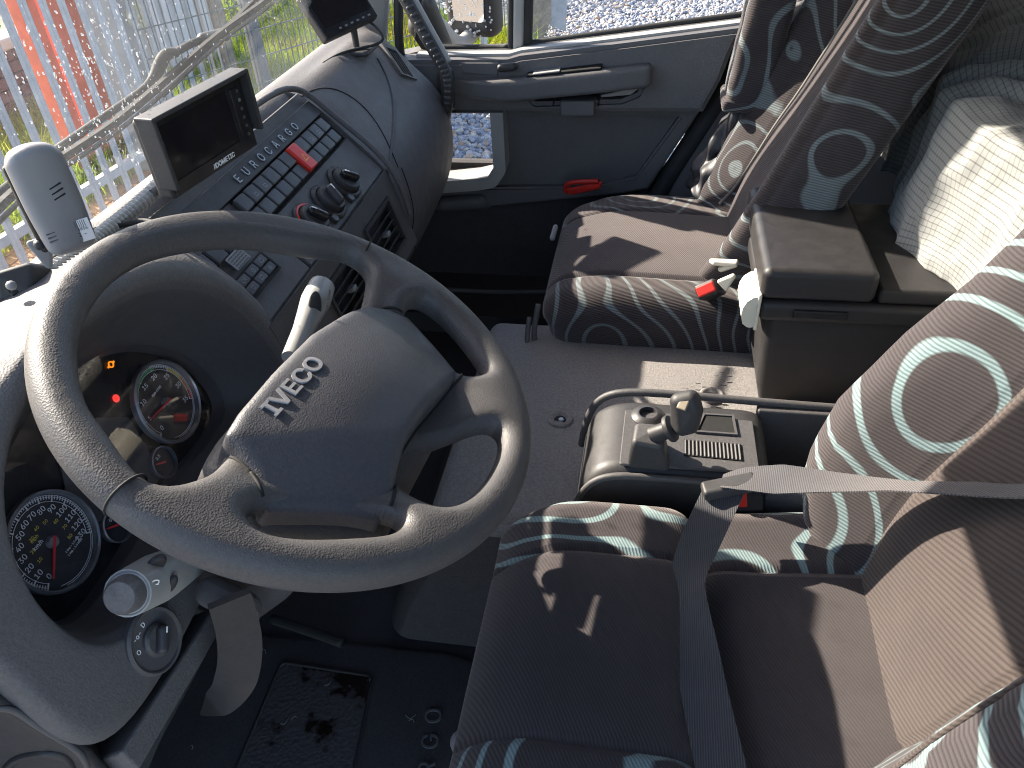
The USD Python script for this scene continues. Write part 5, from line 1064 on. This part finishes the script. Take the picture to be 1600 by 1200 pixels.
# ================================================================ outside
M['soil'] = plastic('soil', (.16, .13, .10), .95, ndetail=3, wear=.4)
M['grass'] = mat('grass_blade', {'o': ('object_info', {}), 'g': ('geometry', {}), 'n': ('noise_texture', {'scale': 1.3, 'detail': 4.0}), 'r': ('rgb_ramp', {'ramp': [(.3, (.14, .25, .02)), (.5, (.27, .36, .03)), (.65, (.42, .38, .05)), (.75, (.34, .24, .08))]}), 'd': ('diffuse_bsdf', {}), 't': ('translucent_bsdf', {}), 'm': ('mix_closure', {'fac': .5})},
    [('g.position', 'n.vector'), ('n.fac', 'r.fac'), ('r.color', 'd.color'), ('r.color', 't.color'), ('d.BSDF', 'm.closure1'), ('t.BSDF', 'm.closure2')], surface='m.closure')
struct('ground', grid(A([[(x, y, GZ) for y in (-60, 0, 60)] for x in (-60, 0, 60)])), M['soil'])
M['paver'] = plastic('brick_paving', (.38, .20, .10), .85, ndetail=6, wear=.3)
pv = thing('brick_paving', 'orange brown brick paving in front of the lorry by the fence', None, (-3.2, 2.6, GZ)); tagp(stage.GetPrimAtPath(pv), kind='structure')
struct_p = []
for i in range(16):
    for j in range(12):
        x, y = -4.5 + i * .11 * 1.0, 2.2 + j * .22 + (i % 2) * .11
        obj('paver', rbox(x, x + .10, y, y + .21, GZ, GZ + .03 + .004 * rr.random(), .006, 6), M['paver'], pv)
def ground_at(px, py, z=GZ): return at(px, py, 'z', z)
# gravel: pebble prototypes scattered by an instancer
M['stone'] = mat('gravel_stone', {'o': ('object_info', {}), 'r': ('rgb_ramp', {'ramp': [(0, (.09, .10, .13)), (.3, (.19, .205, .25)), (.6, (.29, .29, .31)), (.82, (.33, .31, .27)), (1, (.28, .18, .12))]}), 'p': ('principled_bsdf', {'roughness': .75})}, [('o.random', 'r.fac'), ('r.color', 'p.base_color')])
def scatter(name, protos, mats, pos, rotz, scl, label=None, cat=None, tilt=None):
    p = path_for('/World', name); pi = UsdGeom.PointInstancer.Define(stage, p); paths = []
    for k, m in enumerate(protos):
        pp_ = f'{p}/{name}_piece' + (f'_{k:03d}' if k else ''); usdkit.mesh(stage, pp_, m, mats, smooth=False if name != 'gravel' else 40); paths.append(pp_)
    pi.CreatePrototypesRel().SetTargets([Sdf.Path(x) for x in paths]); n = len(pos)
    pi.CreateProtoIndicesAttr(Vt.IntArray.FromNumpy(rng.integers(0, len(protos), n).astype(np.int32)))
    pi.CreatePositionsAttr(Vt.Vec3fArray.FromNumpy(A(pos, np.float32)))
    if tilt is None: ql = [Gf.Quath(float(math.cos(a / 2)), 0, 0, float(math.sin(a / 2))) for a in rotz]
    else:
        ql = []
        for a, q in zip(rotz, tilt): w, x, y, z = q; ql.append(Gf.Quath(float(w), float(x), float(y), float(z)))
    pi.CreateOrientationsAttr(Vt.QuathArray(ql)); pi.CreateScalesAttr(Vt.Vec3fArray.FromNumpy(np.repeat(A(scl, np.float32)[:, None], 3, 1)))
    tagp(pi.GetPrim(), label, cat, None, 'stuff')
peb = []
for k in range(5):
    s = trimesh.creation.icosphere(1 if k else 1, 1.0); v = A(s.vertices); v = v * (1 + .35 * (meshkit.noise(v * 1.3 + k * 9) - .5)[:, None] * 2) * (1, .72 + .1 * k % .3, .55); peb.append(trimesh.Trimesh(v, s.faces, process=False))
def in_tri(n, poly):
    x0, y0, x1, y1 = poly.bounds; out = []
    while len(out) < n:
        q = np.c_[rng.uniform(x0, x1, n * 2), rng.uniform(y0, y1, n * 2)]; out += list(q[shapely.contains_xy(poly, q[:, 0], q[:, 1])])
    return A(out[:n])
near = Polygon([(-2.6, 3.2), (.9, 3.2), (1.6, 7.0), (-1.75, 7.0)]); far = Polygon([(-1.25, 7.0), (2.2, 7.0), (3.6, 13.5), (-.85, 13.5)])
pos = np.vstack([in_tri(16000, near), in_tri(26000, far)]); n = len(pos)
q4 = rng.normal(size=(n, 4)) * (1, .35, .35, 1); q4 /= np.linalg.norm(q4, axis=1)[:, None]
scatter('gravel', peb, M['stone'], np.c_[pos, GZ + .012 + rng.uniform(0, .03, n)], np.zeros(n), rng.uniform(.018, .040, n), 'loose blue grey gravel on the ground beside the passenger door', 'gravel', tilt=q4)
M['pebbleground'] = plastic('gravel_bed', (.16, .16, .17), .9, ndetail=30, wear=.4)
struct('gravel_bed', bx(-2.8, 6, 3.0, 16, GZ, GZ + .012), M['pebbleground'])
# grass tufts
def tuft(k):
    r_ = random.Random(k); vs, fs = [], []
    for b in range(16):
        a = r_.uniform(0, 6.28); L = r_.uniform(.12, .34); w = r_.uniform(.004, .009); bx_, by_ = r_.gauss(0, .04), r_.gauss(0, .04); lean = r_.uniform(.15, .8) * L
        for t in range(4):
            f = t / 3; c = A([bx_ + lean * f ** 1.6 * math.cos(a), by_ + lean * f ** 1.6 * math.sin(a), L * (f - .25 * f * f)]); s = A([-math.sin(a), math.cos(a), 0]) * w * (1 - f * .95)
            vs += [c - s, c + s]
        n0_ = len(vs) - 8
        for t in range(3): fs += [(n0_ + 2 * t, n0_ + 2 * t + 1, n0_ + 2 * t + 3), (n0_ + 2 * t, n0_ + 2 * t + 3, n0_ + 2 * t + 2)]
    return trimesh.Trimesh(A(vs), A(fs), process=False)
FA = CAM + 4.7 * ray(40, 100); FB_ = CAM + 5.5 * ray(200, 100); fd2 = (FB_ - FA)[:2]; fd2 /= np.linalg.norm(fd2); fn2 = A([-fd2[1], fd2[0]]); fn2 = fn2 * np.sign(fn2 @ (FA - CAM)[:2])
g1 = [FA[:2] + fd2 * rng.uniform(-2.5, 2.2) + fn2 * rng.uniform(.4, 2.8) for _ in range(2600)]
MA = CAM + 5.6 * ray(240, 60); MB_ = CAM + 8.6 * ray(800, 60); md = (MB_ - MA)[:2]; ML = np.linalg.norm(md); md /= ML; mn = A([-md[1], md[0]]); mn = mn * np.sign(mn @ (MA - CAM)[:2])
g2 = [MA[:2] + md * rng.uniform(.6, ML + .2) + mn * rng.uniform(.1, 4.5) for _ in range(6500)]
g3 = [MA[:2] + md * rng.uniform(.5, ML) - mn * abs(rng.normal(0, .12)) for _ in range(350)]
gp_ = A(g1 + g2 + g3); n = len(gp_)
scatter('grass', [tuft(k) for k in range(4)], M['grass'], np.c_[gp_, np.full(n, GZ)], rng.uniform(0, 6.28, n), rng.uniform(.7, 1.5, n), 'rough yellow green grass growing beyond the fences', 'grass')
# palisade fence
M['galv'] = plastic('galvanised_steel', (.30, .31, .33), .55, metal=.25, ndetail=14, wear=.15); M['redpaint'] = plastic('red_paint', (.60, .09, .035), .5, ndetail=8, wear=.2)
pf = thing('palisade_fence', 'grey galvanised steel palisade fence seen through the windscreen', 'fence', (*FA[:2], GZ))
PFm = Fr((*FA[:2], 0), (*fd2, 0), (0, 0, 1)); sgn = 1 if PFm.ez[:2] @ fn2 < 0 else -1     # ez towards the lorry when sgn = 1
for k in range(-12, 14):
    x = k * .152; w = .034; sec_ = [(-w, 0), (-w * .45, .012), (0, .005), (w * .45, .012), (w, 0), (w * .45, .009), (0, .002), (-w * .45, .009)]
    L = [[(x + a, z, sgn * b) for a, b in sec_] for z in (GZ + .03, 1.0)] + [[(x + a * .1, 1.12, sgn * b) for a, b in sec_]]
    obj('pale', PFm.m(grid(A(L), wrapv=True, cap=True)), M['galv'], pf, smooth=False)
for z in (-.85, .72): obj('rail', PFm.m(bx(-2, 2.2, z - .03, z + .03, -.05 * sgn if sgn > 0 else .0, .0 if sgn > 0 else .05)), M['galv'], pf)
# red steel rack and a maroon crate wall behind the fence
def behind(px, py, depth): return CAM + ray(px, py) * depth
rk = thing('red_rack', 'red painted steel upright frame standing behind the palisade fence', 'rack', (*behind(140, 100, 6.2)[:2], GZ))
BFm = Fr((*behind(140, 100, 6.0)[:2], 0), (*fd2, 0), (0, 0, 1))
for px_ in (70, 107, 138, 166): o = BFm.at(px_, 100); obj('upright', BFm.m(rbox(o[0] - .08, o[0] + .08, GZ, 1.5, -.05, .05, .01, 6)), M['redpaint'], rk)
o0, o1 = BFm.at(85, 30), BFm.at(160, 30); obj('cross_bar', BFm.m(rbox(o0[0], o1[0], 1.2, 1.3, -.04, .04, .01, 6)), M['redpaint'], rk)
M['maroon'] = plastic('maroon_brick', (.12, .06, .06), .85, ndetail=12, wear=.3); M['coping'] = plastic('pale_coping', (.45, .43, .38), .7)
mw = thing('maroon_wall', 'low dark maroon wall with a pale coping behind the palisade fence', 'wall', (*behind(60, 100, 7.2)[:2], GZ))
BG = Fr((*behind(60, 100, 7.2)[:2], 0), (*fd2, 0), (0, 0, 1)); o0, o1 = BG.at(-120, 60), BG.at(140, 120); zt = BG.at(30, 70)[1]
for r_ in range(7):
    for c in range(10):
        L_ = (o1[0] - o0[0]) / 10; H__ = (zt - GZ) / 7; x = o0[0] + c * L_ - (r_ % 2) * L_ / 2; obj('block', BG.m(rbox(x + .004, x + L_ - .004, GZ + r_ * H__ + .003, GZ + (r_ + 1) * H__ - .003, -.2, .0 + rr.uniform(-.004, .004), .01, 6)), M['maroon'], mw)
obj('coping', BG.m(rbox(o0[0] - .1, o1[0] + .1, zt, zt + .10, -.25, .06, .02, 8)), M['coping'], mw)
# concrete pier and pale wall
M['concrete'] = plastic('grey_concrete', (.26, .265, .27), .85, ndetail=4, wear=.2)
CF2 = Fr((*behind(215, 60, 5.75)[:2], 0), (*fd2, 0), (0, 0, 1)); o0, o1 = CF2.at(196, 80), CF2.at(252, 80)
pr = thing('concrete_pier', 'broad grey concrete pier at the end of the palisade fence', 'pier', (*behind(215, 60, 5.8)[:2], GZ))
obj('shaft', CF2.m(rbox(o0[0], o1[0], GZ, 2.2, -.3 if CF2.ez[:2] @ fn2 < 0 else 0, 0 if CF2.ez[:2] @ fn2 < 0 else .3, .02, 8)), M['concrete'], pr)
o = CF2.at(212, 25); s2 = 1 if CF2.ez[:2] @ fn2 < 0 else -1
M['lichen'] = plastic('pale_fitting', (.42, .40, .28), .8)
obj('round_fitting', CF2.m(move(lathe([(0, .05), (.03, .045), (.045, .02), (.06, .03), (.085, .03), (.10, .0), (0, 0)] if s2 > 0 else [(0, 0), (.10, 0), (.085, -.03), (.06, -.03), (.045, -.02), (.03, -.045), (0, -.05)], 28), (o[0], o[1], 0))), M['lichen'], pr)
M['bluewall'] = plastic('pale_blue_cladding', (.40, .42, .47), .6, ndetail=2, wear=.06)
MW = Fr((*behind(300, 60, 8.0)[:2], 0), (*md, 0), (0, 0, 1)); o0, o1 = MW.at(205, 60), MW.at(342, 60)
pw = thing('pale_shed', 'pale blue white clad shed wall behind the wire mesh fence', 'shed', (*behind(300, 60, 8.0)[:2], GZ))
nP = 7; s3 = 1 if MW.ez[:2] @ mn < 0 else -1
for k in range(nP): x0_ = o0[0] + (o1[0] - o0[0]) * k / nP; obj('cladding_panel', MW.m(rbox(x0_ + .004, o0[0] + (o1[0] - o0[0]) * (k + 1) / nP - .004, GZ, 3.0, min(0, -.4 * s3), max(0, -.4 * s3), .012, 6)), M['bluewall'], pw)
# wire mesh fence
M['wire'] = plastic('green_wire', (.07, .09, .085), .5); mf = thing('mesh_fence', 'dark green welded wire mesh fence running behind the gravel and grass', 'fence', (*MA[:2], GZ))
MFm = Fr((*MA[:2], 0), (*md, 0), (0, 0, 1)); wires = []
nwire = int((ML + 1.0) / .055)
sticks = []
for k in range(nwire):
    x = -.1 + k * .055; wq_ = bx(x - .0035, x + .0035, GZ + .05, 1.3, -.0035, .0035)
    if k < 250: obj('wire', MFm.m(wq_), M['wire'], mf, smooth=False)
    else: sticks.append(wq_)
if sticks: obj('far_wires', MFm.m(cat_(*sticks)), M['wire'], mf, smooth=False, kind='stuff')
for z in np.arange(GZ + .1, 1.3, .2): obj('cross_wire', MFm.m(bx(-.1, ML + .9, z - .004, z + .004, .0035, .011)), M['wire'], mf, smooth=False)
M['timber'] = plastic('weathered_timber', (.24, .20, .16), .9, ndetail=20, wear=.3); M['darkpost'] = plastic('dark_post_paint', (.10, .11, .14), .6)
def post(px, w, m, name, label, depth):
    c = behind(px, 80, depth); t = thing(name, label, 'post', (c[0], c[1], GZ), 'posts among the fences'); PFr = Fr((c[0], c[1], 0), (*md, 0), (0, 0, 1)); obj('shaft', PFr.m(rbox(-w / 2, w / 2, GZ, 1.5, -w / 2, w / 2, .01, 8)), M[m], t); obj('cap', PFr.m(rbox(-w * .6, w * .6, 1.5, 1.54, -w * .6, w * .6, .01, 8)), M[m], t)
post(354, .085, 'timber', 'fence_post', 'weathered brown timber post between the pale shed wall and the grass', 6.3)
post(402, .10, 'darkpost', 'fence_post', 'dark blue grey post standing in the bright green grass', 6.6)
post(757, .06, 'galv', 'fence_post', 'thin pale steel post seen through the quarter window', 8.0)
# rounded dark board and shrubs beyond the gravel
bd_ = thing('grey_board', 'dark grey upright board with a rounded lower corner beyond the gravel', 'board', (*behind(850, 30, 7.5)[:2], GZ))
# its foot stands where the gravel starts
bq0 = ground_at(880, 66); BD = Fr((bq0[0], bq0[1], 0), (1, .1, 0), (0, 0, 1)); a0, a1 = BD.at(824, 40)[0], BD.at(862, 40)[0]
obj('board', BD.m(ext(Polygon([(a0, GZ + .06), (a1 - .10, GZ + .06), (a1, GZ + .25), (a1, 1.2), (a0, 1.2)]).buffer(-.03).buffer(.03), .05, 0)), M['timber'], bd_); obj('side_frame', BD.m(ext(Polygon([(a1 - .02, GZ + .2), (a1 + .16, GZ + .12), (a1 + .24, 1.2), (a1 + .02, 1.2)]), .04, -.002)), M['galv'], bd_)
M['leaf'] = mat('shrub_leaf', {'g': ('geometry', {}), 'n': ('noise_texture', {'scale': 6.0, 'detail': 3.0}), 'r': ('rgb_ramp', {'ramp': [(.3, (.05, .11, .02)), (.6, (.16, .22, .03)), (.75, (.30, .27, .05))]}), 'd': ('diffuse_bsdf', {}), 't': ('translucent_bsdf', {}), 'm': ('mix_closure', {'fac': .45})},
    [('g.position', 'n.vector'), ('n.fac', 'r.fac'), ('r.color', 'd.color'), ('r.color', 't.color'), ('d.BSDF', 'm.closure1'), ('t.BSDF', 'm.closure2')], surface='m.closure')
def shrub(c, R, H, n, label, seed):
    t = thing('shrub', label, 'shrub', c, 'shrubs beyond the fences'); r_ = np.random.default_rng(seed)
    stems = [tube(spline([A(c), A(c) + A([.15 * R * math.cos(a), .15 * R * math.sin(a), H * .4]), A(c) + A([.6 * R * math.cos(a), .6 * R * math.sin(a), H * .85])], 10), np.linspace(.018, .005, 10), 6) for a in np.linspace(0, 6.28, 7)[:-1]]
    obj('stems', cat_(*stems), M['timber'], t)
    d = r_.normal(size=(n, 3)); d /= np.linalg.norm(d, axis=1)[:, None]; rad = r_.uniform(.45, 1, n) ** .6 * (1 + .35 * (meshkit.noise(d * 2.2 + seed) - .5) * 2); P_ = A(c) + A([0, 0, H * .55]) + d * rad[:, None] * A([R, R, H * .5])
    a = r_.normal(size=(n, 3)); a /= np.linalg.norm(a, axis=1)[:, None]; b = np.cross(a, r_.normal(size=(n, 3))); b /= np.linalg.norm(b, axis=1)[:, None]; s = r_.uniform(.03, .06, n)[:, None]
    v = np.stack([P_ - a * s, P_ + b * s * .45, P_ + a * s, P_ - b * s * .45], 1).reshape(-1, 3); i = np.arange(n)[:, None] * 4; f = np.vstack([i + [0, 1, 2], i + [0, 2, 3]]); obj('leaves', trimesh.Trimesh(v, f, process=False), M['leaf'], t, smooth=False, kind='stuff')
def gpt(px, py, depth): c = behind(px, py, depth); return (c[0], c[1], GZ)
shrub(gpt(390, -10, 9.5), 1.0, 2.2, 2600, 'bushy green shrub behind the dark blue grey post', 3); shrub(gpt(470, -20, 11.0), 1.4, 2.0, 2600, 'broad pale green bush behind the grass at the far end of the fence', 5); shrub(gpt(20, -30, 9.5), 1.3, 3.0, 2600, 'yellow green bush above the maroon wall', 8); shrub(gpt(140, -90, 11.0), 1.6, 3.4, 2600, 'tall bush behind the red rack', 11); shrub(gpt(700, -20, 12), 1.5, 2.2, 2200, 'yellowish bush behind the wing mirror', 14)
# wing mirror
wm = thing('wing_mirror', 'black rain spotted wing mirror on its arm outside the quarter window', 'mirror', (-.25, 1.8, .9))
mc = at(735, 8, 'y', 1.78); MM = Fr(mc, (1, -.35, 0), (0, 0, 1))
if MM.ez @ (CAM - mc) < 0: MM = Fr(mc, (-1, .35, 0), (0, 0, 1))
m_, _ = softbox(dense(-.085, .085, 8, .04, 6), dense(-.085, .30, 10, .04, 6), dense(-.06, .02, 3, .03, 5), .035, None); obj('housing', MM.m(m_), M['black'], wm, smooth=60)
M['mirror'] = plastic('mirror_silver', (.8, .82, .85), .03, metal=1, wear=.01); obj('mirror_glass', MM.m(ext(Polygon([(-.035, -.028), (.045, -.028), (.06, .28), (-.05, .28)]).buffer(.01), .004, .019)), M['mirror'], wm)
obj('arm', tube(spline([at(672, 20, 'y', 1.50), at(690, 45, 'y', 1.60), at(720, 68, 'y', 1.72), at(742, 45, 'y', 1.80)], 24), .022, 12), M['trim'], wm, smooth=True); obj('foot', hullpts([at(655, 40, 'y', 1.46), at(665, 10, 'y', 1.47), at(690, 72, 'y', 1.5)], .03), M['black'], wm)
dv2, df2, nb = [], [], 0
for k in range(110):
    x, y = rr.uniform(-.08, .08), rr.uniform(-.08, .06); s = rr.choice((.0025, .003, .0045)); c = MM.p(x, y, .0215); dv2.append(A(ico.vertices) * s + c); df2.append(A(ico.faces) + nb); nb += len(ico.vertices)
obj('rain_drops', trimesh.Trimesh(np.vstack(dv2), np.vstack(df2), process=False), M['drop'], wm, smooth=True, kind='stuff')
